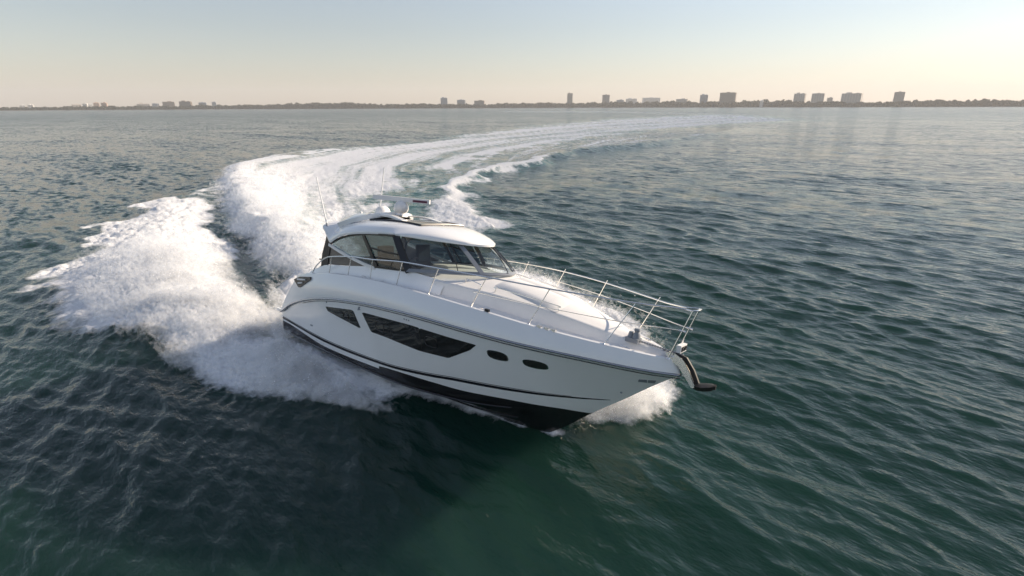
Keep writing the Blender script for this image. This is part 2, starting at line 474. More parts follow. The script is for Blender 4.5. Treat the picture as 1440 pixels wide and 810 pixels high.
az_f = np.linspace(-math.radians(57), math.radians(57), 900)
az_c = np.linspace(math.radians(57), math.radians(303), 122)[1:-1]
AZ = np.concatenate([az_f, az_c])
rr = [.02, 1.0, 2.0, 2.8]
while rr[-1] < 7000:
    r = rr[-1]
    rr.append(r + min(max(r * r / (CAM_H * 512) * .85, .03), r * .022))
RR = np.array(rr)
SPr = np.gradient(RR)
Rg, Ag = np.meshgrid(RR, AZ, indexing='ij')
spc = np.maximum(SPr[:, None] * np.ones_like(Ag), Rg * np.where(np.abs(Ag) < 1.0, .0023, .036))
Xs = (Rg * np.sin(Ag)).ravel(); Ys = (Rg * np.cos(Ag)).ravel()
ddx, ddy, zz, fo, ae, uu_, vv_ = sea(Xs, Ys, spc.ravel())
nr, na = Rg.shape
ii, jj = np.meshgrid(np.arange(nr - 1), np.arange(na), indexing='ij')
q = np.stack([ii * na + jj, ii * na + (jj + 1) % na, (ii + 1) * na + (jj + 1) % na, (ii + 1) * na + jj], -1).reshape(-1, 4)
q = q[:, ::-1]

def water_mat():
    m = bpy.data.materials.new('sea_water'); m.use_nodes = True
    nt = m.node_tree; N = nt.nodes.new; Lk = nt.links.new
    b = nt.nodes['Principled BSDF']; out = nt.nodes['Material Output']
    tc = N('ShaderNodeTexCoord')
    def attr(n):
        a = N('ShaderNodeAttribute'); a.attribute_name = n; return a
    def math_(op, a, b_=None, c=None, clamp=False):
        n = N('ShaderNodeMath'); n.operation = op; n.use_clamp = clamp
        for i, vv in enumerate((a, b_, c)):
            if vv is None: continue
            if hasattr(vv, 'is_linked'): Lk(vv, n.inputs[i])
            else: n.inputs[i].default_value = vv
        return n.outputs[0]
    fa, aa, la = attr('foam'), attr('aeration'), attr('coarse')
    def noise(scale, det, stretch=(1, 1, 1), rot=0.0, rough=.55, vec=None):
        mr = N('ShaderNodeMapping'); mr.inputs['Rotation'].default_value = (0, 0, rot)
        mp = N('ShaderNodeMapping'); mp.inputs['Scale'].default_value = stretch
        Lk(vec if vec is not None else tc.outputs['Object'], mr.inputs['Vector']); Lk(mr.outputs[0], mp.inputs['Vector'])
        n = N('ShaderNodeTexNoise'); n.inputs['Scale'].default_value = scale; n.inputs['Detail'].default_value = det
        n.inputs['Roughness'].default_value = rough
        Lk(mp.outputs[0], n.inputs['Vector']); return n.outputs[0]
    # ripples: fine everywhere, broader where the mesh itself is too coarse to carry them
    n1 = noise(4.2, 3, (.5, 1.0, 1), .8)
    n2 = noise(1.1, 4, (.4, 1.0, 1), .72)
    h1 = math_('MULTIPLY', n1, .058)
    h2 = math_('MULTIPLY', n2, .16)
    n0 = noise(12, 2, (.5, 1.0, 1), .9)
    hs = math_('ADD', math_('ADD', h1, h2), math_('MULTIPLY', n0, .010))
    bp = N('ShaderNodeBump'); bp.inputs['Distance'].default_value = 1.0; bp.inputs['Strength'].default_value = .8
    Lk(hs, bp.inputs['Height'])
    # statistical slopes of the waves that are smaller than the mesh can carry
    def slope(scale, det, stretch, rot, amp):
        mr = N('ShaderNodeMapping'); mr.inputs['Rotation'].default_value = (0, 0, rot)
        mp = N('ShaderNodeMapping'); mp.inputs['Scale'].default_value = stretch
        Lk(tc.outputs['Object'], mr.inputs['Vector']); Lk(mr.outputs[0], mp.inputs['Vector'])
        n = N('ShaderNodeTexNoise'); n.inputs['Scale'].default_value = scale; n.inputs['Detail'].default_value = det; n.inputs['Roughness'].default_value = .6
        Lk(mp.outputs[0], n.inputs['Vector'])
        v = N('ShaderNodeVectorMath'); v.operation = 'SUBTRACT'; Lk(n.outputs['Color'], v.inputs[0]); v.inputs[1].default_value = (.5, .5, .5)
        w = N('ShaderNodeVectorMath'); w.operation = 'MULTIPLY'; Lk(v.outputs[0], w.inputs[0]); w.inputs[1].default_value = (amp, amp, 0)
        return w.outputs[0]
    sa = slope(1.5, 3, (.5, 1, 1), .75, 1.15); sb = slope(.35, 3, (.45, 1, 1), .7, .55); sc2 = slope(.06, 3, (.4, 1, 1), .65, .45)
    ad = N('ShaderNodeVectorMath'); Lk(sa, ad.inputs[0]); Lk(sb, ad.inputs[1])
    ad2 = N('ShaderNodeVectorMath'); Lk(ad.outputs[0], ad2.inputs[0]); Lk(sc2, ad2.inputs[1])
    scl = N('ShaderNodeVectorMath'); scl.operation = 'SCALE'; Lk(ad2.outputs[0], scl.inputs[0]); Lk(la.outputs['Fac'], scl.inputs['Scale'])
    fa2 = attr('far_slope'); xs_ = N('ShaderNodeVectorMath'); xs_.operation = 'SCALE'; Lk(sa, xs_.inputs[0]); Lk(fa2.outputs['Fac'], xs_.inputs['Scale'])
    ad4 = N('ShaderNodeVectorMath'); Lk(scl.outputs[0], ad4.inputs[0]); Lk(xs_.outputs[0], ad4.inputs[1]); scl = ad4
    ad3 = N('ShaderNodeVectorMath'); Lk(bp.outputs[0], ad3.inputs[0]); Lk(scl.outputs[0], ad3.inputs[1])
    nrm = N('ShaderNodeVectorMath'); nrm.operation = 'NORMALIZE'; Lk(ad3.outputs[0], nrm.inputs[0])
    mixc = N('ShaderNodeMixRGB'); Lk(aa.outputs['Fac'], mixc.inputs[0])
    mixc.inputs[1].default_value = (.0078, .029, .0225, 1); mixc.inputs[2].default_value = (.10, .22, .20, 1)
    Lk(mixc.outputs[0], b.inputs['Base Color'])
    b.inputs['IOR'].default_value = 1.333
    b.inputs['Subsurface Weight'].default_value = 1.0; b.subsurface_method = 'BURLEY'; b.inputs['Subsurface Radius'].default_value = (.6, 1.0, .8); b.inputs['Subsurface Scale'].default_value = 3.0
    ro = math_('MULTIPLY_ADD', la.outputs['Fac'], .07, .035)
    ro = math_('MULTIPLY_ADD', fa2.outputs['Fac'], .05, ro)
    Lk(ro, b.inputs['Roughness']); Lk(nrm.outputs[0], b.inputs['Normal'])
    # foam
    fl = attr('flow')
    nf = noise(2.8, 9, rough=.72)
    nf2 = noise(.5, 5, (.16, 1.4, 1), 0, .65, fl.outputs['Vector'])
    nf3 = noise(.8, 6, rough=.6)
    nn = math_('ADD', math_('ADD', math_('MULTIPLY', nf, .42), math_('MULTIPLY', nf3, .28)), math_('MULTIPLY', nf2, .30))
    # stretch contrast of the noise round .5
    nn = math_('MULTIPLY_ADD', math_('SUBTRACT', nn, .5), 2.6, .5)
    t = math_('ADD', nn, math_('MULTIPLY_ADD', fa.outputs['Fac'], 1.75, -1.30))
    mask = math_('MULTIPLY', t, 2.0, clamp=True)
    mask = math_('MULTIPLY', mask, math_('MULTIPLY', fa.outputs['Fac'], 6.0, clamp=True), clamp=True)
    fb = N('ShaderNodeBsdfDiffuse'); fb.inputs['Color'].default_value = (.80, .81, .82, 1); fb.inputs['Roughness'].default_value = 1
    bpf = N('ShaderNodeBump'); bpf.inputs['Distance'].default_value = .2; bpf.inputs['Strength'].default_value = .55
    Lk(noise(3.4, 9, rough=.78), bpf.inputs['Height']); Lk(bpf.outputs[0], fb.inputs['Normal'])
    mx = N('ShaderNodeMixShader'); Lk(mask, mx.inputs[0]); Lk(b.outputs[0], mx.inputs[1]); Lk(fb.outputs[0], mx.inputs[2])
    Lk(mx.outputs[0], out.inputs['Surface'])
    return m
M_WATER = water_mat()
sea_ob = mesh_big('sea', np.stack([Xs + ddx, Ys + ddy, zz], 1), q, M_WATER)
tag(sea_ob, kind='structure')
me = sea_ob.data
for nm, arr in (('far_slope', sstep(1.5, 14, spc.ravel()) * 1.35), ('foam', fo), ('aeration', ae), ('coarse', np.clip(sstep(.02, .6, spc.ravel()), 0, 1))):
    a = me.attributes.new(nm, 'FLOAT', 'POINT'); a.data.foreach_set('value', arr.astype(np.float32))
a = me.attributes.new('flow', 'FLOAT_VECTOR', 'POINT')
a.data.foreach_set('vector', np.stack([uu_, vv_, np.zeros_like(uu_)], 1).astype(np.float32).ravel())

# ------------------------------------------------------------------ the motor yacht (x forward, y to port, z up from the keel)
BX = Matrix(((0.770, 0.630, 0.101), (-0.637, 0.755, 0.153), (0.020, -0.182, 0.983)))
def _orth(m):
    a = Vector(m.col[0]).normalized(); c = a.cross(Vector(m.col[1])).normalized(); b = c.cross(a)
    return Matrix((a, b, c)).transposed()
BX = _orth(BX)
yacht = bpy.data.objects.new('motor_yacht', None)
COL.objects.link(yacht)
yacht.matrix_world = Matrix.Translation((-6.887, 17.824, 0.05)) @ BX.to_4x4()
tag(yacht, 'white express motor yacht with hardtop and dark bottom heeling through a fast turn', 'motor yacht')

KX = [-.2, 4, 7, 8.7, 9.6, 10.15, 10.5, 10.75, 11.34, 12.155, 12.77, 13.3]; KZ = [0, -.1, -.3, -.42, -.38, -.2, .05, .25, .775, 1.44, 1.96, 2.37]
CX = [-.2, 4, 6, 8, 9, 10, 11, 11.6]; CY = [1.85, 1.82, 1.72, 1.4, 1.15, .8, .32, 0.0]; CZ = [.34, .3, .31, .4, .5, .66, .88, 1.0]
RX = [0, 2, 4, 7, 8, 9, 10, 11, 12, 12.8, 13.3]; RY = [1.97, 2.06, 2.1, 2.1, 2.03, 1.88, 1.65, 1.32, .88, .42, 0]
RZX = [0, .1, .6, 1.36, 2.49, 4, 5.68, 7.75, 10, 11.33, 12.5, 13.3]; RZ = [1.02, 1.06, 1.36, 1.67, 2.0, 2.27, 2.44, 2.54, 2.5, 2.47, 2.41, 2.36]
def kz(x): return cub(x, KX, KZ)
def ych(x): return np.where(np.asarray(x) < 11.6, cub(x, CX, CY), 0)
def zch(x): return np.where(np.asarray(x) < 11.6, cub(x, CX, CZ), kz(x))
def yrub(x): return cub(x, RX, RY)
def zrub(x): return cub(x, RZX, RZ)
def HS(x, z):
    """half breadth of the hull at station x and height z"""
    x = np.asarray(x, float); z = np.asarray(z, float)
    a = ych(x); b = zch(x); r = yrub(x); e = zrub(x); k = kz(x)
    e2 = np.maximum(e, 2.0)
    t = np.clip((z - b) / np.maximum(e2 - b, 1e-4), 0, 1.0)
    p = np.interp(x, [0, 6, 9, 11, 13.3], [.6, .65, .85, 1.0, 1.0])
    w = np.clip((z - k) / np.maximum(b - k, 1e-4), 0, 1)
    return np.where(z >= b, a + (r - a) * t ** p, a * w ** .92)
DX = [.9, 1.4, 2.08, 2.74, 3.76, 4.85, 6, 7.29, 8.66, 10.19, 11.83, 12.93, 13.2]; DZ = [2.45, 2.58, 2.69, 2.82, 2.95, 3.03, 3.075, 3.08, 3.04, 2.93, 2.80, 2.69, 2.65]
def zdk(x): return cub(x, DX, DZ)
def ydk(x): return np.where(np.asarray(x) < 12.6, yrub(x) * .92, np.maximum(yrub(np.asarray(x) + .0) * .92, 0)) + 0.0

# paint lines measured on the topside
PX = [0, .159, 2.79, 5.40]; PZ = [.68, .681, .45, .53]
PX2 = [5.40, 5.46, 7.5, 8.15, 9.7, 10.6, 11.34, 11.45]; PZ2 = [.60, .62, .73, .74, .82, .815, .78, .86]
def zpaint(x):
    x = np.asarray(x, float)
    return np.where(x < 5.42, cub(x, PX, PZ), cub(x, PX2, PZ2))
SX = [0, .18, 2.86, 5.5, 7.5, 8.2, 9.74, 10.98, 11.7, 11.85]; SZT = [.85, .841, .728, .80, 1.0, 1.09, 1.2, 1.255, 1.315, 1.33]; SZB = [.755, .748, .61, .697, .893, .985, 1.10, 1.19, 1.285, 1.32]

def both(G):
    G = np.asarray(G); H = G.copy(); H[..., 1] *= -1
    return G, H

def loft(name, rows, mat, parent, extra=None):
    """rows: list of (n,3) curves on the starboard side; mirrored to port; one mesh"""
    mb = MB(); A, B = both(np.stack(rows, 1))
    mb.grid(A); mb.grid(B, flip=True)
    if extra: extra(mb)
    return mb

def hull_rows(xs, zlo, zhi, n):
    return [np.stack([xs, -HS(xs, zlo + (zhi - zlo) * t), zlo + (zhi - zlo) * t], 1) for t in np.linspace(0, 1, n)]

# hull: topside, bulwark, transom
xs = np.concatenate([np.linspace(0, 5.415, 34), np.linspace(5.425, 10, 34), np.linspace(10.1, 13.3, 46)])
zlo = np.maximum(zpaint(xs), kz(xs)); zhi = zrub(xs)
zlo = np.minimum(zlo, zhi - 1e-4)
mb = loft('hull', hull_rows(xs, zlo, zhi, 16), None, None)
uu = np.linspace(0, 1, 110)
xr = 13.3 * uu ** .97
xd = .9 + (13.22 - .9) * uu ** 1.0
zb0 = zrub(xr); yb0 = yrub(xr); zb1 = zdk(xd); yb1 = yrub(xd * (13.3 / 13.22)) * .92
rows = []
for t in np.linspace(0, 1, 12):
    bulge = math.sin(math.pi * t) * .05 * np.clip(1.2 - uu, .1, 1)
    tt = t ** 1.15
    x_ = xr + (xd - xr) * t
    rows.append(np.stack([x_, -(yb0 + .012 + (yb1 - yb0) * tt + bulge * np.clip(yb0, 0, 1)), zb0 + .012 + (zb1 - zb0) * t], 1))
A, B = both(np.stack(rows, 1)); mb.grid(A); mb.grid(B, flip=True)
# rounded cap rolling inboard
cap = [np.stack([xd, -(yb1 + .012), zb1 + .012], 1), np.stack([xd, -(np.maximum(yb1 - .03, 0)), zb1 + .032], 1), np.stack([xd, -(np.maximum(yb1 - .08, 0)), zb1 + .018], 1), np.stack([xd, -(np.maximum(yb1 - .1, 0)), zb1 - .05], 1)]
A, B = both(np.stack(cap, 1)); mb.grid(A); mb.grid(B, flip=True)
# transom
tz = np.linspace(0, 1, 8)
G = []
for z in np.linspace(.68, 1.04, 5): G.append([(0.0, y * float(HS(0.0, z)), z) for y in np.linspace(-1, 1, 15)])
mb.grid(G)
G = []
for t in np.linspace(0, 1, 6):
    G.append([(0.0 + .9 * t, y * (1.97 + (1.85 - 1.97) * t), 1.04 + (2.46 - 1.04) * t) for y in np.linspace(-1, 1, 15)])
mb.grid(G)
hull = mb.build('hull', M_GEL, yacht)

mb = MB()
xs2 = np.concatenate([np.linspace(0, 5.415, 34), np.linspace(5.425, 10, 30), np.linspace(10.1, 11.42, 30)])
zt = np.maximum(zpaint(xs2), kz(xs2) + .001); zk = kz(xs2)
rows = []
for t in np.linspace(0, 1, 6): 
    z = zk + (np.minimum(zch(xs2), zt) - zk) * t; rows.append(np.stack([xs2, -HS(xs2, z), z], 1))
for t in np.linspace(0, 1, 5)[1:]:
    z0 = np.minimum(zch(xs2), zt); z = z0 + (zt - z0) * t; rows.append(np.stack([xs2, -HS(xs2, z), z], 1))
A, B = both(np.stack(rows, 1)); mb.grid(A); mb.grid(B, flip=True)
G = [[(0.0, y * float(HS(0.0, z)), z) for y in np.linspace(-1, 1, 15)] for z in np.linspace(.0, .68, 7)]
mb.grid(G)
# chine flat and two spray strakes
for fr, wd in ((1.0, .045), (.62, .03), (.32, .03)):
    xx = np.linspace(.1, 9.6, 40); zz_ = kz(xx) + (zch(xx) - kz(xx)) * fr
    P = np.stack([xx, -HS(xx, zz_) - .012, zz_ - .01], 1)
    mb.tube(P, np.linspace(wd, wd * .4, 40), 6); P2 = P.copy(); P2[:, 1] *= -1; mb.tube(P2, np.linspace(wd, wd * .4, 40), 6)
mb.build('hull_bottom', M_BOT, yacht)

# stripes: raised bands following the topside
def band(xx, zb_, zt_, off, name, mat, parent):
    mb = MB()
    prof = [(0, 0), (0, off), (1, off), (1, 0)]
    rows = []
    for t, o in prof:
        z = zb_ + (zt_ - zb_) * t
        rows.append(np.stack([xx, -(HS(xx, z) + o), z], 1))
    A, B = both(np.stack(rows, 1)); mb.grid(A); mb.grid(B, flip=True)
    return loose(mb.build(name, mat, parent))
xx = np.linspace(.02, 11.83, 90)
zB = cub(xx, SX, SZB); zT = cub(xx, SX, SZT)
band(xx, zB, zB + (zT - zB) * .72, .006, 'hull_stripe', M_STRIPE, hull)
band(xx[:-6], (zB + (zT - zB) * .86)[:-6], zT[:-6], .006, 'pin_stripe', M_STRIPE, hull)
mb = MB()
xr_ = np.linspace(0.0, 13.3, 120)
P = np.stack([xr_, -(yrub(xr_) + .018), zrub(xr_)], 1)
mb.tube(P, .03, 8); P2 = P.copy(); P2[:, 1] *= -1; mb.tube(P2, .03, 8)
P = np.stack([xr_, -(yrub(xr_) + .004), zrub(xr_) - .075], 1); P3 = P[14:]
mb.tube(P3, .009, 6, 1); P4 = P3.copy(); P4[:, 1] *= -1; mb.tube(P4, .009, 6, 1)
loose(mb.build('rub_rail', [M_CHROME, M_STRIPE], hull))

def patch(polyxz, off, name, mat, parent, port=True, mb=None, mi=0, thick=.0, cuts=3):
    """polygon given in (x,z) laid on the topside with its own thickness, both sides"""
    own = mb is None
    if own: mb = MB()
    bm = bmesh.new()
    vs = [bm.verts.new((p[0], p[1], 0)) for p in polyxz]
    bm.faces.new(vs)
    bmesh.ops.triangulate(bm, faces=bm.faces[:])
    bmesh.ops.subdivide_edges(bm, edges=bm.edges[:], cuts=cuts, use_grid_fill=True)
    bm.verts.ensure_lookup_table(); bm.verts.index_update()
    V = np.array([v.co[:] for v in bm.verts]); F = [[v.index for v in f.verts] for f in bm.faces]
    be = [[v.index for v in e.verts] for e in bm.edges if len(e.link_faces) == 1]
    bm.free()
    out = []
    for sg in ((-1, 1) if port else (-1,)):
        if own: mb = MB()
        y = HS(V[:, 0], V[:, 1])
        top = np.stack([V[:, 0], sg * (y + off), V[:, 1]], 1); bot = np.stack([V[:, 0], sg * (y - .01), V[:, 1]], 1)
        n = len(top)
        mb.add(np.concatenate([top, bot]), F + [[a, b, b + n, a + n] for a, b in be], mi)
        if own: out.append(mb.build(name, mat, parent, smooth=True))
    return out if own else mb

def scale_poly(p, s, d=0.0):
    p = np.asarray(p, float); c = p.mean(0); return c + (p - c) * s
def grow(p, d):
    p = np.asarray(p, float); c = p.mean(0); r = p - c
    return p + r / (np.linalg.norm(r, axis=1)[:, None] + 1e-9) * d

winA = chaikin([(2.93, 1.84), (4.36, 2.05), (4.71, 1.575), (3.06, 1.72)], 1, .06)
winB = chaikin([(4.81, 2.09), (6.9, 2.20), (8.98, 2.19), (8.77, 2.0), (8.09, 1.613), (7.18, 1.575), (5.93, 1.61), (5.22, 1.60)], 1, .05)
def oval(cx, cz, rx, rz, lean):
    a = np.linspace(0, 2 * math.pi, 28, endpoint=False)
    dx_ = rx * np.sign(np.cos(a)) * np.abs(np.cos(a)) ** .62; dz_ = rz * np.sign(np.sin(a)) * np.abs(np.sin(a)) ** .62
    return np.stack([cx + dx_ - lean * dz_, cz + dz_], 1)
wp1 = oval(9.53, 2.045, .24, .10, .15)
wp2 = oval(10.42, 2.02, .26, .09, .1)
for p in (winA, winB):
    fs = patch(grow(p, .018), .004, 'hull_window', M_BLACK, hull)
    gs = patch(p, .009, 'pane', M_GLASSD, None)
    for f, g in zip(fs, gs):
        g.parent = f
        f['label'] = 'long dark window panel' if p is winB else 'short dark window panel'
# opening ports let into the dark panels
def ring_on_hull(cx, cz, rx, rz, name, parent, mat, mat2, off=.012):
    ang = np.linspace(0, 2 * math.pi, 28, endpoint=False)
    sq = np.sign(np.cos(ang)) * np.abs(np.cos(ang)) ** .5, np.sign(np.sin(ang)) * np.abs(np.sin(ang)) ** .5
    P = np.stack([cx + rx * sq[0], cz + rz * sq[1]], 1)
    mb = MB()
    for sg in (-1, 1):
        Q = np.stack([P[:, 0], sg * (HS(P[:, 0], P[:, 1]) + off), P[:, 1]], 1)
        mb.tube(np.concatenate([Q, Q[:1]]), .012, 6, 0, caps=False)
    patch(scale_poly(P, .9), off - .001, None, None, None, mb=mb, mi=1, cuts=1)
    o = mb.build(name, [mat, mat2], parent)
    sides = [o, o.copy()]; sides[1].data = o.data.copy(); COL.objects.link(sides[1])
    for ob_, sg in zip(sides, (-1, 1)):
        bm = bmesh.new(); bm.from_mesh(ob_.data); bmesh.ops.delete(bm, geom=[v for v in bm.verts if v.co.y * sg < 0], context='VERTS'); bm.to_mesh(ob_.data); bm.free()
for cx, cz, rx, rz in ((4.02, 1.80, .12, .10), (5.62, 1.87, .17, .14), (7.6, 1.92, .2, .13)):
    ring_on_hull(cx, cz, rx, rz, 'opening_port', hull, M_BLACK, M_GLASSD)
# panel joints on the long window
mb = MB()
for x0, x1 in ((6.02, 6.10), (7.20, 7.26)):
    for sg in (-1, 1):
        zz_ = np.linspace(1.62, 2.15, 8); xx_ = np.linspace(x1, x0, 8)
        mb.tube(np.stack([xx_, sg * (HS(xx_, zz_) + .009), zz_], 1), .006, 5)
loose(mb.build('window_joint', M_BLACK, hull))
for p in (wp1, wp2):
    for r_, g in zip(patch(grow(p, .022), .014, 'porthole', M_STEEL, hull), patch(p, .018, 'pane', M_GLASSD, None)): g.parent = r_
# vents on the quarter: black triangle with two white louvres
def quarter_pt(x, z, sg, off):
    t = np.clip((z - float(zrub(x))) / (float(zdk(x)) - float(zrub(x)) + 1e-6), 0, 1)
    return (x, sg * (yrub(x) * (1 - .08 * t) + .07 + off), z)
mbv = MB(); mbl = MB()
for sg in (-1, 1):
    tri = [(.80, 2.30), (1.20, 2.46), (1.86, 2.57), (1.92, 2.50), (1.36, 2.14), (1.22, 2.12)]
    P = [quarter_pt(x, z, sg, .02) for x, z in tri]; Pi = [quarter_pt(x, z, sg, -.06) for x, z in tri]
    n = len(P)
    mbv.add(P + Pi, [tuple(range(n))] + [(i, (i + 1) % n, n + (i + 1) % n, n + i) for i in range(n)])
    for a, b, w in (((1.08, 2.355), (1.62, 2.44), .05), ((1.18, 2.25), (1.46, 2.31), .045)):
        q0 = np.array([quarter_pt(*a, sg, .035), quarter_pt(*b, sg, .035)])
        mbl.strip(q0, (0, sg, 0), w, .03)
vents = loose(mbv.build('engine_vent', M_BLACK, hull, smooth=False))
for o in loose(mbl.build('louvre', M_PLASTIC, None, smooth=False)):
    o.parent = vents[0] if (o.data.vertices[0].co.y > 0) == (vents[0].data.vertices[0].co.y > 0) else vents[1]
# rectangular drain plates by the stem, small fittings, name marks
patch([(12.50, 2.02), (12.53, 2.10), (12.68, 2.115), (12.66, 2.025)], .012, 'bow_plate', M_GREY, hull)
patch([(12.68, 2.025), (12.70, 2.115), (12.84, 2.12), (12.80, 2.03)], .012, 'bow_plate', M_GREY, hull)
for i in range(3):
    patch(np.array([(6.64 + i * .09, 2.31), (6.64 + i * .09, 2.345), (6.68 + i * .09, 2.345), (6.68 + i * .09, 2.31)]), .006, 'hull_mark', M_GREY, hull, cuts=0)
patch([(4.60, 2.10), (4.66, 2.22), (4.76, 2.24), (4.70, 2.17), (4.75, 2.14)], .006, 'hull_emblem', M_GREY, hull, cuts=0)
for x, z in ((1.95, 1.0), (2.02, 1.0), (3.0, 2.0), (12.1, 1.62)):
    mb = MB()
    for sg in (-1, 1): mb.lathe([(0, .02), (.02, .018), (.03, 0)], (x, sg * float(HS(x, z)), z), 10, rot=Matrix.Rotation(sg * -math.pi / 2, 4, 'X'))
    loose(mb.build('drain_fitting', M_GREY, hull))
# swim platform
mb = MB()
mb.box((-.35, 0, .92), (.8, 3.5, .10)); mb.box((-.35, 0, .985), (.7, 3.3, .02), mi=1)
mb.build('swim_platform', [M_GEL, M_DECK], yacht, smooth=False)

# ---- deck and raised foredeck
TX = [5.4, 5.9, 6.9, 8.3, 9.7, 10.6, 11.6, 12.3, 12.7]; TY = [1.45, 1.40, 1.34, 1.16, .92, .74, .44, .18, .05]
TZ = [3.30, 3.38, 3.38, 3.36, 3.28, 3.19, 3.02, 2.88, 2.80]
CRX = [5.4, 6.5, 8.3, 9.0, 10.0, 11.0, 11.8, 12.5, 13.0]; CRZ = [3.48, 3.60, 3.62, 3.58, 3.46, 3.26, 3.06, 2.90, 2.80]
xs = np.concatenate([np.linspace(.9, 5.4, 20), np.linspace(5.5, 13.12, 70)])
rows = []
yd = yrub(xs * (13.3 / 13.22)) * .92; zd = zdk(xs)
ty = np.where(xs < 5.4, 1.5, cub(xs, TX, TY)); ty = np.minimum(ty, np.maximum(yd - .25, .0))
tz_ = np.where(xs < 5.4, zd + .0, cub(xs, TX, TZ)); cz = np.where(xs < 5.4, zd - .02, cub(xs, CRX, CRZ))
tz_ = np.where(xs < 5.4, zd - .02, tz_); cz = np.maximum(cz, zd - .02)
i0 = np.maximum(yd - .1, 0)
base = np.minimum(ty + .13, i0)
cross = [(i0, zd - .05), (i0 - .02, zd - .055), (base + (i0 - base) * .5, zd - .045), (base, zd - .035), (base - .015, zd - .02), (ty + .03, tz_ - .05), (ty, tz_ - .012), (ty - .04, tz_)]
for k in np.linspace(.2, 1, 7):
    cross.append(((ty - .04) * (1 - k), tz_ + (cz - tz_) * (1 - (1 - k) ** 1.8)))
for yy, z in cross:
    rows.append(np.stack([xs, -np.maximum(yy, 0), z], 1))
mb = MB(); A, B = both(np.stack(rows, 1)); mb.grid(A); mb.grid(B, flip=True)
deck = mb.build('foredeck', [M_DECK], yacht, split=50)
def crown(x, y):
    """height of the raised foredeck"""
    t = float(cub(x, TX, TY)) - .04; k = 1 - min(abs(y) / t, 1)
    a = float(cub(x, TX, TZ)); c = float(cub(x, CRX, CRZ))
    return a + (c - a) * (1 - (1 - k) ** 1.8)
# sunpad cushions, two flat pads each side of the centreline
def pad(x0, x1, y0, y1, name):
    mb = MB(); G = []
    for x in np.linspace(x0, x1, 12):
        row = []
        for y in np.linspace(y0, y1, 8):
            ex = min(x - x0, x1 - x) / .12; ey = min(y - y0, y1 - y) / .12
            e = min(1, ex, ey); row.append((x, y, crown(x, y) + .002 + .05 * math.sqrt(max(0, 1 - (1 - e) ** 2))))
        G.append(row)
    mb.grid(G); return mb.build(name, M_DECK, deck)
pad(8.55, 10.5, -.78, -.02, 'sunpad'); pad(8.55, 10.5, .02, .78, 'sunpad')
def grab(p0, p1, h, name='grab_rail'):
    p0 = np.array(p0); p1 = np.array(p1); d = (p1 - p0) / np.linalg.norm(p1 - p0)
    u = np.array([0, 0, h])
    P = [p0, p0 + u * .7 + d * .02, p0 + u + d * .08, p1 + u - d * .08, p1 + u * .7 - d * .02, p1]
    mb = MB(); mb.tube(smoothpath(P, 4), .013, 8)
    return mb.build(name, M_STEEL, deck)
def smoothpath(P, n=6):
    P = np.array(P, float); o = []
    E = np.vstack([2 * P[0] - P[1], P, 2 * P[-1] - P[-2]])
    for i in range(1, len(E) - 2):
        a, b, c, d = E[i - 1], E[i], E[i + 1], E[i + 2]
        for t in np.linspace(0, 1, n, endpoint=False):
            o.append(.5 * (2 * b + (c - a) * t + (2 * a - 5 * b + 4 * c - d) * t * t + (-a + 3 * b - 3 * c + d) * t ** 3))
    o.append(P[-1]); return np.array(o)
for sg in (-1, 1):
    grab((7.75, sg * 1.02, crown(7.75, 1.02)), (8.35, sg * 1.05, crown(8.35, 1.05) - .01), .10)
    grab((8.75, sg * .98, crown(8.75, .98) - .01), (10.5, sg * .70, crown(10.4, .7)), .12)
# foredeck hatch and deck fill
for x, y in ((5.15, -1.72), (5.15, 1.72)):
    mb = MB(); z = float(zdk(x)) - .05
    mb.lathe([(0, .012), (.04, .012)], (x, y, z + .006), 16, mi=1); mb.lathe([(.04, .02), (.075, .018), (.08, 0)], (x, y, z + .004), 16)
    mb.build('filler_cap', [M_BLACK, M_GREY], deck)
def cleat(x, sg):
    y = sg * (float(yrub(x)) * .92 - .16); z = float(zdk(x)) - .04
    mb = MB(); mb.tube([(x - .13, y, z + .06), (x - .05, y, z + .075), (x + .05, y, z + .075), (x + .13, y, z + .06)], [.009, .014, .014, .009], 8)
    mb.tube([(x - .04, y, z), (x - .04, y, z + .075)], .012, 8); mb.tube([(x + .04, y, z), (x + .04, y, z + .075)], .012, 8)
    return mb.build('cleat', M_STEEL, deck)
for x in (4.4, 8.95, 12.2):
    for sg in (-1, 1): cleat(x, sg)
mb = MB()
for sg in (-1, 1):
    x = 9.15; y = sg * (float(yrub(x)) * .92 - .02); mb.box((x, y, float(zdk(x)) + .06), (.12, .06, .06))
loose(mb.build('side_light', M_BLACK, deck, smooth=False))
# chocks let into the toe rail (pale blocks)
mb = MB()
for sg in (-1, 1):
    for x in (10.45, 10.62, 10.78):
        y = sg * (float(yrub(x)) * .92 - .055); mb.box((x, y, float(zdk(x)) + .035), (.11, .09, .05))
loose(mb.build('fairlead', M_STEEL, deck, smooth=False))
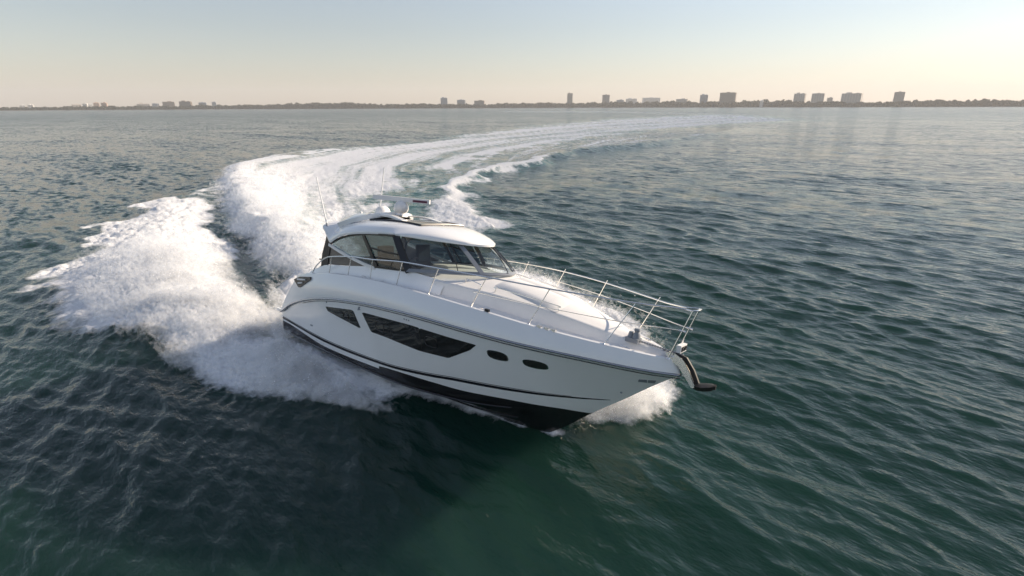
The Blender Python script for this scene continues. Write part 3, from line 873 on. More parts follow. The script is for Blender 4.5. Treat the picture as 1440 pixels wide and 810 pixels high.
# windlass, chain, roller and anchor at the stem
wl = MB(); zc_ = 2.86
wl.box((12.22, -.20, zc_ + .05), (.30, .22, .10)); wl.lathe([(0, .24), (.06, .24), (.075, .20), (.05, .16), (.08, .10), (.10, .0)], (12.28, -.20, zc_ + .08), 14)
wl.lathe([(0, .14), (.05, .13), (.08, 0)], (12.14, -.18, zc_ + .09), 14)
wl.build('windlass', M_GREY, deck)
mb = MB()
for i, x in enumerate(np.linspace(12.34, 13.28, 34)):
    z = zc_ + .05 - .09 * (x - 12.34); y = -.20 + .18 * (x - 12.34) / .95
    R_ = Matrix.Rotation(math.pi / 2 * (i % 2), 4, 'X')
    a = np.linspace(0, 2 * math.pi, 9); L = np.stack([.028 * np.cos(a), .017 * np.sin(a), 0 * a], 1) @ np.array(R_.to_3x3()).T + (x, y, z)
    mb.tube(L, .007, 5, caps=False)
mb.build('anchor_chain', M_CHROME, deck)
rl = MB()
side = [(12.95, 2.80), (13.15, 2.83), (13.36, 2.72), (13.52, 2.50), (13.66, 2.24), (13.60, 2.20), (13.42, 2.40), (13.25, 2.58), (12.95, 2.70)]
for y in (-.09, .09):
    n = len(side); P = [(x, y - .012, z) for x, z in side] + [(x, y + .012, z) for x, z in side]
    rl.add(P, [tuple(range(n)), tuple(range(2 * n - 1, n - 1, -1))] + [(i, (i + 1) % n, n + (i + 1) % n, n + i) for i in range(n)])
rl.strip([(12.95, 0, 2.71), (13.25, 0, 2.60), (13.42, 0, 2.42), (13.60, 0, 2.22)], np.array([(.2, 0, 1), (.5, 0, .9), (.8, 0, .6), (.85, 0, .5)]), .17, .015)
for x, z in ((13.28, 2.72), (13.62, 2.25)): rl.tube([(x, -.10, z), (x, .10, z)], .05, 10)
roller = rl.build('bow_roller', M_STEEL, yacht, smooth=False)
an = MB()
an.strip([(13.10, 0, 2.80), (13.36, 0, 2.75), (13.54, 0, 2.54), (13.70, 0, 2.26)], np.array([(.1, 0, 1), (.5, 0, .9), (.85, 0, .5), (.9, 0, .4)]), .06, .09)
fl = []
for t, w, zz_ in ((0, .05, 0), (.2, .16, .02), (.5, .20, .03), (.8, .15, .03), (1.0, .03, .02)):
    c = np.array((13.60, 0, 2.20)) + t * np.array((.46, 0, .12))
    th = .3 + w * 4.5
    fl.append([c + (0, -w, .04), c + (0, -w * .5, -.03 - zz_ * th), c + (0, 0, -.08 * th), c + (0, w * .5, -.03 - zz_ * th), c + (0, w, .04), c + (0, w * .5, .07), c + (0, 0, .08 * th), c + (0, -w * .5, .07)])
an.grid(fl, close_v=True); an.add(fl[0], [tuple(range(8))]); an.add(fl[-1], [tuple(range(8))])
an.build('anchor', M_RUBBER, roller)
# bow light on the rail foot
mb = MB(); mb.box((13.20, .10, 2.93), (.10, .34, .16)); 
for y in (.02, .18): mb.box((13.256, y, 2.93), (.02, .11, .10), mi=1)
mb.tube([(13.18, .1, 2.72), (13.18, .1, 2.88)], .03, 8)
mb.build('bow_light', [M_PLASTIC, M_BLACK], deck, smooth=False)

# ---- bow rail
def rail_side(sg):   # (x, z)
    return [(1.72, 2.64), (1.86, 2.86), (2.10, 3.08), (2.47, 3.30), (2.87, 3.42), (3.91, 3.58), (4.94, 3.66), (6.23, 3.80), (7.59, 3.86), (9.05, 3.89), (10.6, 3.88), (12.35, 3.86), (13.1, 3.86)]
mbr = MB()
P = []
for x, z in rail_side(-1): P.append((x, -float(yrub(x)) * .90, z - .04))
P += [(13.40, -.20, 3.83)]
S1 = smoothpath(P, 6)
for sg in (-1, 1):
    Q = S1.copy(); Q[:, 1] *= -sg * -1 if False else 1
    if sg == 1: Q[:, 1] = -Q[:, 1]; Q[:, 2] -= .08 * sstep(3, 7, Q[:, 0]) * (1 - sstep(12.4, 13.35, Q[:, 0]))
    mbr.tube(Q, .0175, 10)
E_ = smoothpath([(13.40, -.20, 3.83), (13.47, -.13, 3.84), (13.49, 0, 3.845), (13.47, .13, 3.84), (13.40, .20, 3.83)], 5)
mbr.tube(E_, .0175, 10)
rail = mbr.build('bow_rail', M_STEEL, yacht)
mbm = MB()
M1 = smoothpath([(8.72, -float(yrub(8.72)) * .905, 3.43), (8.86, -float(yrub(8.86)) * .90, 3.44), (10.38, -float(yrub(10.38)) * .90, 3.41), (11.57, -float(yrub(11.57)) * .90, 3.38), (12.2, -float(yrub(12.2)) * .9, 3.37), (12.8, -float(yrub(12.8)) * .9, 3.37), (13.26, -.17, 3.37)], 6)
for sg in (1, -1):
    Q = M1.copy(); Q[:, 1] *= sg; mbm.tube(Q, .011, 8)
loose(mbm.build('mid_rail', M_STEEL, rail))
for xb, xt, zt_ in ((2.74, 2.87, 3.42), (3.76, 3.91, 3.58), (4.85, 4.94, 3.66), (6.02, 6.23, 3.80), (7.29, 7.59, 3.86), (8.66, 9.05, 3.89), (10.19, 10.6, 3.88), (11.83, 12.35, 3.86)):
    for sg in (-1, 1):
        mb = MB(); b_ = np.array((xb, sg * (float(yrub(xb)) * .92 - .06), float(zdk(xb)) + .01)); t_ = np.array((xt, sg * float(yrub(xt)) * .90, zt_))
        mb.tube([b_, t_ - (0, 0, .04)], .0125, 8); mb.lathe([(0, .03), (.022, .03), (.04, .008), (.042, 0)], b_ - (0, 0, .005), 12)
        mb.build('stanchion', M_STEEL, rail)
for sg in (-1, 1):
    mb = MB(); mb.tube([(13.06, sg * .22, 2.72), (13.41, sg * .20, 3.83)], .016, 8); mb.lathe([(0, .03), (.03, .03), (.045, 0)], (13.06, sg * .22, 2.71), 12)
    mb.tube([(13.2, sg * .205, 3.37), (13.34, sg * .205, 3.36)], .02, 8)
    mb.build('pulpit_post', M_STEEL, rail)

# ---- deckhouse
CS = 1.56
def cyz(z): return CS - .05 * (z - 3.2)
lowx = [1.2, 1.6, 2.14, 3.2, 4.5, 5.29, 6.08, 6.6, 7.3]; lowz = [2.62, 2.80, 2.99, 3.13, 3.32, 3.39, 3.46, 3.42, 3.375]
mb = MB()
xs = np.linspace(1.2, 7.3, 52)
inw = .26 * sstep(5.5, 7.3, xs)
rows = [np.stack([xs, -(np.full_like(xs, CS + .10) - inw * .7), zdk(xs) - .06], 1), np.stack([xs, -(np.full_like(xs, CS + .06) - inw * .8), zdk(xs) + (cub(xs, lowx, lowz) - zdk(xs)) * .3], 1),
        np.stack([xs, -(cyz(cub(xs, lowx, lowz)) - inw), cub(xs, lowx, lowz)], 1), np.stack([xs, -(cyz(cub(xs, lowx, lowz)) - .07 - inw), cub(xs, lowx, lowz) + .004], 1), np.stack([xs, -(np.full_like(xs, CS - .10) - inw), zdk(xs) - .2], 1)]
A, B = both(np.stack(rows, 1)); mb.grid(A); mb.grid(B, flip=True)
house = mb.build('deckhouse', M_GEL, yacht)

def side_poly(name, pts, off, mat, parent, th=.012):
    mb = MB()
    for sg in (-1, 1):
        n = len(pts); P = [(x, sg * (cyz(z) + off), z) for x, z in pts] + [(x, sg * (cyz(z) + off - th), z) for x, z in pts]
        mb.add(P, [tuple(range(n)), tuple(range(2 * n - 1, n - 1, -1))] + [(i, (i + 1) % n, n + (i + 1) % n, n + i) for i in range(n)])
    return loose(mb.build(name, mat, parent, smooth=False))
def side_bar(mb, pts, w, off, th=.04, mi=0):
    for sg in (-1, 1):
        P = [(x, sg * (cyz(z) + off), z) for x, z in pts]; mb.strip(P, (0, sg, 0), w, th, mi)
arch = [(2.23, 3.66), (2.45, 3.80), (2.85, 3.965), (3.25, 4.07), (3.59, 4.145), (4.1, 4.225), (4.6, 4.28), (5.37, 4.34)]
def lowpt(x): return (x, float(cub(x, lowx, lowz)) + .01)
top_fwd = [p for p in arch]
# upper pane: from the white brace up to the arch, aft of the slanted pillar
brace = [(2.27, 3.635), (3.64, 3.40), (4.55, 3.33)]
for o in side_poly('side_window', [(2.33, 3.655)] + arch[1:5] + [(3.91, 4.19), (4.60, 3.44), (4.40, 3.36), (3.64, 3.43)], 0, M_SIDEGL, house): o['label'] = 'upper aft side pane'
for o in side_poly('side_window', [(2.16, 3.01), (2.24, 3.58), (3.55, 3.36), (3.95, 3.30), (3.98, 3.255), (3.2, 3.14)], .0, M_GLASSB, house): o['label'] = 'smoked triangular side panel'
for o in side_poly('side_window', [(4.03, 4.21), (4.6, 4.275), (5.25, 4.33), (5.95, 3.46), (5.29, 3.40), (4.78, 3.36)], .0, M_SIDEGL, house): o['label'] = 'forward side pane'
mb = MB()
side_bar(mb, arch, .06, .015); side_bar(mb, [(3.93, 4.20), (4.30, 3.80), (4.70, 3.35)], .12, .012)
side_bar(mb, [(4.35, 3.86), (5.0, 3.83), (5.60, 3.85)], .045, .014, .03); side_bar(mb, [(2.24, 3.65), (2.16, 3.0)], .07, .012)
side_bar(mb, [lowpt(4.6), lowpt(5.3), lowpt(6.05)], .05, .012, .03)
mb.build('window_frame', M_BLACK, house, smooth=False)
mb = MB(); side_bar(mb, [(2.20, 3.655), (2.9, 3.51), (3.64, 3.40), (4.1, 3.345), (4.62, 3.30)], .09, .026, .05)
loose(mb.build('side_brace', M_GEL, house, smooth=False))
mb = MB()
for sg in (-1, 1):
    pts = [(1.72, 2.86), (1.78, 3.3), (1.95, 3.75), (2.02, 4.0), (2.24, 3.7), (2.14, 3.0)]
    n = len(pts); P = [(x, sg * (CS - .02), z) for x, z in pts] + [(x, sg * (CS - .06), z) for x, z in pts]
    mb.add(P, [tuple(range(n)), tuple(range(2 * n - 1, n - 1, -1))] + [(i, (i + 1) % n, n + (i + 1) % n, n + i) for i in range(n)])
loose(mb.build('quarter_panel', M_BLACK, house, smooth=False))

# windshield: base and top curves, wrap-round glass in three panes
def ws_base(s): a = abs(s); return np.array((6.02 + 2.38 * (1 - a ** 1.9), 1.55 * s, 3.46 + .20 * (1 - a ** 2.2)))
def ws_top(s): a = abs(s); return np.array((5.33 + 1.95 * (1 - a ** 1.9), 1.49 * s, 4.335 + .03 * (1 - a ** 2)))
def ws(s, t, off=0.0):
    p = ws_base(s) * (1 - t) + ws_top(s) * t
    e = 1e-3; du = (ws_base(s + e) * (1 - t) + ws_top(s + e) * t) - p; dv = (ws_top(s) - ws_base(s))
    n = np.cross(du, dv); n /= np.linalg.norm(n)
    if n[2] < 0 : n = -n
    return p + n * (off + .03 * math.sin(math.pi * t))
def wsn(s): return ws(s, .5, 1.0) - ws(s, .5, 0)
wsh = MB()
wsh.grid([[ws(s, t) for t in np.linspace(.015, 1.0, 9)] for s in np.linspace(-1, 1, 61)])
wsg = wsh.build('windshield', M_WS, yacht)
mb = MB()
mb.strip([ws(s, .02, .012) for s in np.linspace(-1, 1, 41)], np.array([wsn(s) for s in np.linspace(-1, 1, 41)]), .09, .05)
mb.build('windshield_sill', M_GREY, wsg)
for s in (-.40, .40):
    mb = MB(); mb.strip([ws(s, t, .015) for t in np.linspace(0, 1, 7)], wsn(s), .11, .04); mb.build('mullion', M_GREY, wsg, smooth=False)
for s in (-.985, .985):
    mb = MB(); mb.strip([ws(s, t, .01) for t in np.linspace(-.02, 1.02, 7)], wsn(s), .20, .05); mb.build('windshield_pillar', M_BLACK, wsg, smooth=False)
for s0, s1 in ((.30, .47), (-.05, .14), (-.62, -.52)):
    mb = MB(); P = [ws(s0 + (s1 - s0) * t, .03 + .75 * t, .05) for t in np.linspace(0, 1, 6)]
    mb.tube(P, .012, 6); mb.strip([ws(s1 - .01 + k * .02, .35 + k * .62, .035) for k in np.linspace(0, 1, 5)], wsn(s1), .03, .02)
    mb.build('wiper', M_BLACK, wsg, smooth=False)

# interior seen through the glass
it = MB()
dash = [[(x, y * (1.42 if x < 6.3 else 1.42 * max(.05, (1 - ((x - 6.02) / 2.38)) ** .5)), 3.33 - .02 * abs(y)) for y in np.linspace(-1, 1, 11)] for x in np.linspace(5.4, 8.2, 12)]
it.grid(dash); it.box((5.42, 0, 3.16), (.06, 2.8, .32))
it.box((5.62, -.72, 3.42), (.5, .95, .22), rot=Matrix.Rotation(.3, 4, 'Y'))
inn = it.build('dashboard', M_INT, house, smooth=False)
mb = MB(); mb.tube([np.array((5.30, -.72, 3.52)) + .19 * np.array((.35 * math.sin(a), math.cos(a), math.sin(a))) for a in np.linspace(0, 2 * math.pi, 24)], .016, 8, caps=False)
mb.tube([(5.36, -.72, 3.52), (5.55, -.72, 3.42)], .03, 8); mb.build('steering_wheel', M_BLACK, inn)
def seat(x, y, name):
    mb = MB()
    for (c, s, r) in (((x, y, 3.12), (.55, .56, .16), 0), ((x - .30, y, 3.50), (.15, .56, .72), -.14), ((x, y, 2.9), (.3, .3, .3), 0)):
        mb.box(c, s, rot=Matrix.Rotation(r, 4, 'Y'))
    o = mb.build(name, M_INT, house, smooth=True)
    bv = o.modifiers.new('bevel', 'BEVEL'); bv.width = .05; bv.segments = 3
    return o
seat(4.35, -.75, 'helm_seat'); seat(4.35, .75, 'companion_seat')
mb = MB(); mb.box((3.7, 0, 3.075), (4.4, 2.96, .03)); mb.build('saloon_sole', M_INT, house, smooth=False)

# ---- hardtop
def xf(v): return 5.42 + 2.20 * (1 - abs(v) ** 1.9)
EX = [1.72, 1.86, 2.05, 2.26, 2.5, 2.85, 3.6, 4.6, 5.4, 6.5, 7.7]; EZ = [4.14, 4.05, 3.88, 3.74, 3.84, 4.0, 4.18, 4.31, 4.375, 4.36, 4.33]
CTX = [1.72, 2.2, 3.0, 4.0, 5.0, 6.0, 6.8, 7.3, 7.62]; CTZ = [4.40, 4.47, 4.58, 4.67, 4.71, 4.68, 4.59, 4.49, 4.37]
def roof(u, v, top=True):
    x = 1.72 + .10 * (abs(v) ** 3 - 1) * 0 + (xf(v) - 1.72) * u
    y = v * (1.50 + .12 * math.sin(math.pi * min(1, u * 1.15)) + .02)
    a = abs(v)
    ze = float(cub(x, EX, EZ)); zb = 4.335
    if x < 3.0: zb = 4.335 - .02
    fr = 1 - .0
    if top:
        # distance from the front edge rounds the brow down
        c = float(cub(1.72 + (7.62 - 1.72) * (x - 1.72) / (7.62 - 1.72), CTX, CTZ))
        e = (1 - u) * (xf(v) - 1.72)
        k = (1 - a ** 2.8) ** .62 * min(1.0, math.sqrt(1 - (1 - min(1, e / 1.3)) ** 2))
        return np.array((x, y, ze + .03 + (c - ze - .03) * k))
    zl = ze + (zb - ze) * (1 - a ** 6) if ze < zb else ze - .0
    return np.array((x, y * .992, zl - .02 * (1 if u < 1 else 1)))
us = np.concatenate([np.linspace(0, .9, 44), np.linspace(.91, 1, 12)]); vs = np.sin(np.linspace(-1, 1, 49) * math.pi / 2)
GT = np.array([[roof(u, v) for v in vs] for u in us]); GB = np.array([[roof(u, v, False) for v in vs] for u in us])
mb = MB(); mb.grid(GT)
def seam(a, b):
    mb.grid(np.stack([a, b], 0))
seam(GT[0], GB[0]); seam(GT[-1], GB[-1]); seam(GT[:, 0], GB[:, 0]); seam(GT[:, -1], GB[:, -1])
top = mb.build('hardtop', M_GEL, yacht, split=45)
mb = MB(); mb.grid(GB); mb.build('headliner', M_HEAD, top)
# sunroof with dark rim, proud of the roof
def ronroof(x, y):
    c = float(cub(x, CTX, CTZ)); ze = float(cub(x, EX, EZ)); a = min(1, abs(y) / 1.6)
    return ze + .03 + (c - ze - .03) * (1 - a ** 2.8) ** .62
mb = MB()
G = [[(x, y, ronroof(x, y) + .018) for y in np.linspace(-.85, .85, 15)] for x in np.linspace(3.3, 5.7, 16)]
mb.grid(G)
edge = [G[i][0] for i in range(16)] + G[-1][1:] + [G[i][-1] for i in range(14, -1, -1)] + G[0][-2:0:-1]
mb.tube(edge + [edge[0]], .028, 6, 1, caps=False)
mb.build('sunroof', [M_GLASSD, M_BLACK], top)
# radar arch: flattened hoop swept over the roof
mb = MB()
P = smoothpath([(2.20, -1.12, 4.36), (2.75, -1.0, 4.56), (3.2, -.6, 4.70), (3.4, 0, 4.74), (3.2, .6, 4.70), (2.75, 1.0, 4.56), (2.20, 1.12, 4.36)], 6)
mb.strip(P, np.array([(-.25, y * .5, 1) for y in P[:, 1]]), .46, .16)
P = smoothpath([(3.3, -.5, 4.73), (4.1, -.62, 4.76), (4.8, -.72, 4.68)], 6); mb.strip(P, (0, 0, 1), .2, .09)
P[:, 1] *= -1; mb.strip(P, (0, 0, 1), .16, .05)
o = mb.build('radar_arch', M_GEL, top); bv = o.modifiers.new('bevel', 'BEVEL'); bv.width = .02; bv.segments = 3
mb = MB(); mb.lathe([(0, .24), (.10, .225), (.19, .17), (.24, .08), (.25, 0), (.22, -.03)], (2.95, -.12, 4.76), 24); mb.build('satellite_dome', M_PLASTIC, top)
rd = MB(); rd.lathe([(0, .40), (.08, .395), (.16, .36), (.22, .27), (.235, .18), (.22, .09), (.16, .02), (.17, -.03), (.20, -.05)], (3.72, .0, 4.83), 24)
radar = rd.build('radar', M_PLASTIC, top)
dv = np.array((.78, .60, -.02)); dv /= np.linalg.norm(dv); RB = Matrix.Rotation(math.atan2(dv[1], dv[0]), 4, 'Z')
mb = MB(); c = np.array((3.72, 0, 5.28)); mb.box(c, (1.8, .17, .14), rot=RB)
pf = np.array(RB.to_3x3() @ Vector((0, -.080, 0)))
mb.box(c + dv * .60 + pf * 1.08, (.46, .006, .07), rot=RB, mi=1)
o = mb.build('radar_bar', [M_GREY if False else M_PLASTIC, M_RED], radar, smooth=False); bv = o.modifiers.new('bevel', 'BEVEL'); bv.width = .012; bv.segments = 2
for b_, t_ in (((1.86, -1.42, 4.15), (1.08, -1.40, 5.70)), ((2.62, -.0, 4.84), (2.74, 0, 6.22))):
    mb = MB(); b_ = np.array(b_); t_ = np.array(t_); mb.tube([b_, b_ + (t_ - b_) * .3, t_], [.024, .020, .015], 8); mb.tube([b_ - (t_ - b_) * .02, b_ + (t_ - b_) * .09], .03, 8, 1)
    mb.build('antenna', [M_PLASTIC, M_GREY], top)
mb = MB(); mb.tube([(1.95, -.25, 4.42), (1.95, -.25, 4.66)], .02, 8); mb.lathe([(0, .08), (.03, .07), (.045, .03), (.045, 0)], (1.95, -.25, 4.64), 12, mi=0); mb.build('mast_light', [M_PLASTIC], top)
# small grey lettering marks on the roof side and rails along the roof edge
mb = MB()
for i in range(9):
    x = 2.55 + i * .11; y = -1.18
    a = np.array((x, y, ronroof(x, y) + .006)); b_ = np.array((x + .075, y, ronroof(x + .075, y) + .006)); mb.strip([a, b_], (0, -.5, 1), .07, .006)
mb.build('roof_lettering', M_GREY, top, smooth=False)
# cockpit seat backs and quarter fittings behind the house
mb = MB(); mb.box((1.45, 0, 2.62), (.5, 2.6, .35)); o = mb.build('aft_bench', M_SEAT, yacht); bv = o.modifiers.new('bevel', 'BEVEL'); bv.width = .06; bv.segments = 3

# ------------------------------------------------------------------ spray: clouds of droplets thrown up by the hull
M_SPRAY = bpy.data.materials.new('spray_droplets'); M_SPRAY.use_nodes = True
_nt = M_SPRAY.node_tree; _nt.nodes.clear()
_o = _nt.nodes.new('ShaderNodeOutputMaterial'); _m = _nt.nodes.new('ShaderNodeMixShader'); _m.inputs[0].default_value = .5
_d = _nt.nodes.new('ShaderNodeBsdfDiffuse'); _d.inputs[0].default_value = (.93, .94, .95, 1)
_t = _nt.nodes.new('ShaderNodeBsdfTranslucent'); _t.inputs[0].default_value = (.93, .94, .95, 1)
_nt.links.new(_d.outputs[0], _m.inputs[1]); _nt.links.new(_t.outputs[0], _m.inputs[2]); _nt.links.new(_m.outputs[0], _o.inputs[0])
srg = np.random.default_rng(99)
M_MIST = bpy.data.materials.new('spray_mist'); M_MIST.use_nodes = True
_nt = M_MIST.node_tree; _nt.nodes.clear()
_o = _nt.nodes.new('ShaderNodeOutputMaterial'); _m = _nt.nodes.new('ShaderNodeMixShader'); _m.inputs[0].default_value = .5
_d = _nt.nodes.new('ShaderNodeBsdfDiffuse'); _d.inputs[0].default_value = (.95, .96, .97, 1)
_t = _nt.nodes.new('ShaderNodeBsdfTranslucent'); _t.inputs[0].default_value = (.95, .96, .97, 1)
_x = _nt.nodes.new('ShaderNodeBsdfTransparent'); _m2 = _nt.nodes.new('ShaderNodeMixShader'); _m2.inputs[0].default_value = .10
_nt.links.new(_d.outputs[0], _m.inputs[1]); _nt.links.new(_t.outputs[0], _m.inputs[2])
_nt.links.new(_x.outputs[0], _m2.inputs[1]); _nt.links.new(_m.outputs[0], _m2.inputs[2]); _nt.links.new(_m2.outputs[0], _o.inputs[0])

def along(L, s):
    L = np.asarray(L, float); d = np.concatenate([[0], np.cumsum(np.hypot(*np.diff(L, axis=0).T))])
    x = np.interp(s, d, L[:, 0]); y = np.interp(s, d, L[:, 1])
    e = .05; tx = np.interp(s + e, d, L[:, 0]) - np.interp(s - e, d, L[:, 0]); ty = np.interp(s + e, d, L[:, 1]) - np.interp(s - e, d, L[:, 1])
    l = np.hypot(tx, ty) + 1e-9
    return x, y, tx / l, ty / l

def droplets(name, x, y, hgt, size, stretch_dir, label, mist=0.0, msize=(.05, .12)):
    sp = np.full(len(x), .25)
    dx, dy, z, fo, _, _, _ = sea(x, y, sp)
    # part of the cloud is fine mist (larger, mostly see-through flecks), the rest single drops over the foam
    ismist = srg.random(len(x)) < mist
    ok = np.where(ismist, fo > .25, (fo > .45) & (srg.random(len(x)) < .75))
    x, y, hgt, size, dx, dy, z, ismist = [a_[ok] for a_ in (x, y, hgt, size, dx, dy, z, ismist)]
    n = len(x)
    size = np.where(ismist, srg.uniform(msize[0], msize[1], n), size); hgt = np.where(ismist, hgt * 1.1 + .02, hgt)
    c = np.stack([x + dx, y + dy, z + hgt], 1)
    a = srg.normal(size=(n, 3)); a[:, :2] += np.asarray(stretch_dir) * 1.4; a /= np.linalg.norm(a, axis=1)[:, None]
    b = srg.normal(size=(n, 3)); b -= a * (a * b).sum(1)[:, None]; b /= np.linalg.norm(b, axis=1)[:, None]
    s = size[:, None]
    V = np.stack([c - a * s * 1.0 - b * s * .55, c + a * s * 1.0 - b * s * .55, c + b * s * .75], 1).reshape(-1, 3)
    o = mesh_big(name, V, np.arange(3 * n).reshape(-1, 3), M_SPRAY, smooth=False)
    o.data.materials.append(M_MIST); o.data.polygons.foreach_set('material_index', ismist.astype(np.int32))
    tag(o, label, 'spray', kind='stuff')
    return o

def clump(x, y, f, p=2.0, seed=5):
    """acceptance by a noise field so that the droplets bunch into plumes"""
    w = fbm(x * f, y * f, 4, seed, .6)
    return srg.random(len(x)) < np.clip((w - .28) * 2.2, 0, 1) ** p

# starboard sheet: from the chine out and back along the bank
n = 400000
s = srg.beta(1.5, 2.0, n) * 30.0
s[:60000] = srg.uniform(0.3, 7.5, 60000)
x, y, tx, ty = along(L_BANK, s)
wd = np.interp(s, [0, 3, 8, 14, 20, 30], [.35, .8, 1.5, 2.1, 2.3, 1.8])
off = np.clip(srg.normal(0, 1, n), -1.5, 1.5) * srg.random(n) ** .5 * wd
x = x - ty * off; y = y + tx * off
keep = clump(x, y, .8, 1.2, 5)
hs = np.interp(s, [0, 3, 8, 14, 20, 30], [.05, .10, .22, .42, .38, .24])
hg = srg.exponential(1.0, n) * hs * np.clip(fbm(x * .5 + 9, y * .5, 3, 8) * 2.0 - .25, .05, 2)
keep &= (hg < 2.0)
# keep clear of the hull itself
lx = BX.transposed() @ Vector((1, 0, 0))
bxm = np.array(BX)
rel = np.stack([x + 6.887, y - 17.824], 1)
fx = rel @ bxm[:2, 0]; fy = rel @ bxm[:2, 1]
hb = np.where(fx < 11.6, np.interp(fx, CX, CY), 0) + .12
keep &= ~((fx > -.3) & (fx < 12.5) & (fy > -hb - .15) & (fy < hb + .5))
x, y, hg = x[keep], y[keep], hg[keep]
droplets('starboard_spray', x, y, hg, srg.uniform(.010, .030, len(x)), (-.8, .35), 'broad white sheet of spray thrown out from the near side of the speeding yacht', .86, (.06, .17))

# plume along the breaking wall astern
n = 120000
s = srg.beta(1.2, 2.2, n) * 62
x, y, tx, ty = along(L_WALL, s)
off = srg.normal(.6, 1, n) * np.interp(s, [0, 10, 30, 62], [.7, 1.1, 1.6, 2.6])
x = x - ty * -off; y = y + tx * -off
keep = clump(x, y, .6, 1.4, 15)
hg = srg.exponential(1.0, n) * np.interp(s, [0, 10, 30, 62], [.30, .38, .28, .2]) * np.clip(fbm(x * .4, y * .4, 3, 18) * 2.2 - .4, .05, 2)
x, y, hg, s = x[keep], y[keep], hg[keep], s[keep]
droplets('stern_plume', x, y, hg, srg.uniform(.012, .030, len(x)) * (1 + s / 60), (-.5, .6), 'white plume breaking along the wall of the wake behind the stern', .75, (.08, .22))

# far side of the hull
L_PORT = np.array([(4.3, 12.6), (3.7, 14.6), (3.2, 17.6), (2.2, 20.6), (.6, 23.4), (-1.8, 25.0)], float)
n = 80000
s = srg.random(n) * 14.5
x, y, tx, ty = along(L_PORT, s); off = srg.normal(0, .8, n); x = x - ty * off; y = y + tx * off
keep = clump(x, y, .8, 1.2, 25)
hg = srg.exponential(1.0, n) * np.interp(s, [0, 3, 8, 14], [.2, .15, .15, .1]) * np.clip(fbm(x * .5, y * .5, 3, 28) * 2 - .3, .05, 2)
x, y, hg = x[keep], y[keep], hg[keep]
droplets('port_spray', x, y, hg, srg.uniform(.010, .026, len(x)), (.6, .5), 'white spray thrown out beyond the foredeck on the far side of the yacht', .8)
# burst under the stem
n = 70000
r = np.abs(srg.normal(0, 1, (n, 2)))
x = 3.0 + np.clip(srg.normal(0, .62, n), -1.5, 1.4); y = 12.7 + np.clip(srg.normal(0, .5, n), -1.0, 1.2) + (x - 3.0) * .15
keep = clump(x, y, 1.2, 1.0, 35)
hg = srg.exponential(1.0, n) * .24 * np.clip(1.5 - np.abs(x - 3.6) * .5, .1, 1.5)
x, y, hg = x[keep], y[keep], hg[keep]
droplets('bow_spray', x, y, hg, srg.uniform(.008, .022, len(x)), (.8, -.3), 'sunlit burst of spray under the raised bow', .82, (.05, .12))

# ------------------------------------------------------------------ far shore
def pix_dir(px, py):
    a = -ROLL; dx, dy = px - 720, py - 405
    xx_ = dx * math.cos(a) + dy * math.sin(a); yy_ = -dx * math.sin(a) + dy * math.cos(a)
    fw = np.array([0, math.cos(PITCH), -math.sin(PITCH)]); up = np.array([0, math.sin(PITCH), math.cos(PITCH)])
    d = fw * F_PX + np.array([xx_, 0, 0]) - up * yy_
    return math.atan2(d[0], d[1]), d[2] / math.hypot(d[0], d[1])
def shore_r(az):
    return 2750 - 250 * math.sin(az * 1.4) + 60 * math.sin(az * 9)
def facade_mat(name, col, glass=.35):
    m = pmat(name, col, .75); noisy(m, .03, .12); return m
M_CONC = [facade_mat('pale_render', (.62, .58, .53)), facade_mat('sand_render', (.48, .42, .36)), facade_mat('white_render', (.78, .77, .74)), facade_mat('brown_render', (.30, .25, .21)), facade_mat('blush_render', (.62, .47, .38)), facade_mat('blue_grey_render', (.42, .46, .50))]
M_BGL = pmat('window_band', (.26, .27, .28), .45)
M_SHORE = noisy(pmat('shore_sand', (.22, .20, .16), .9), .02, .3)

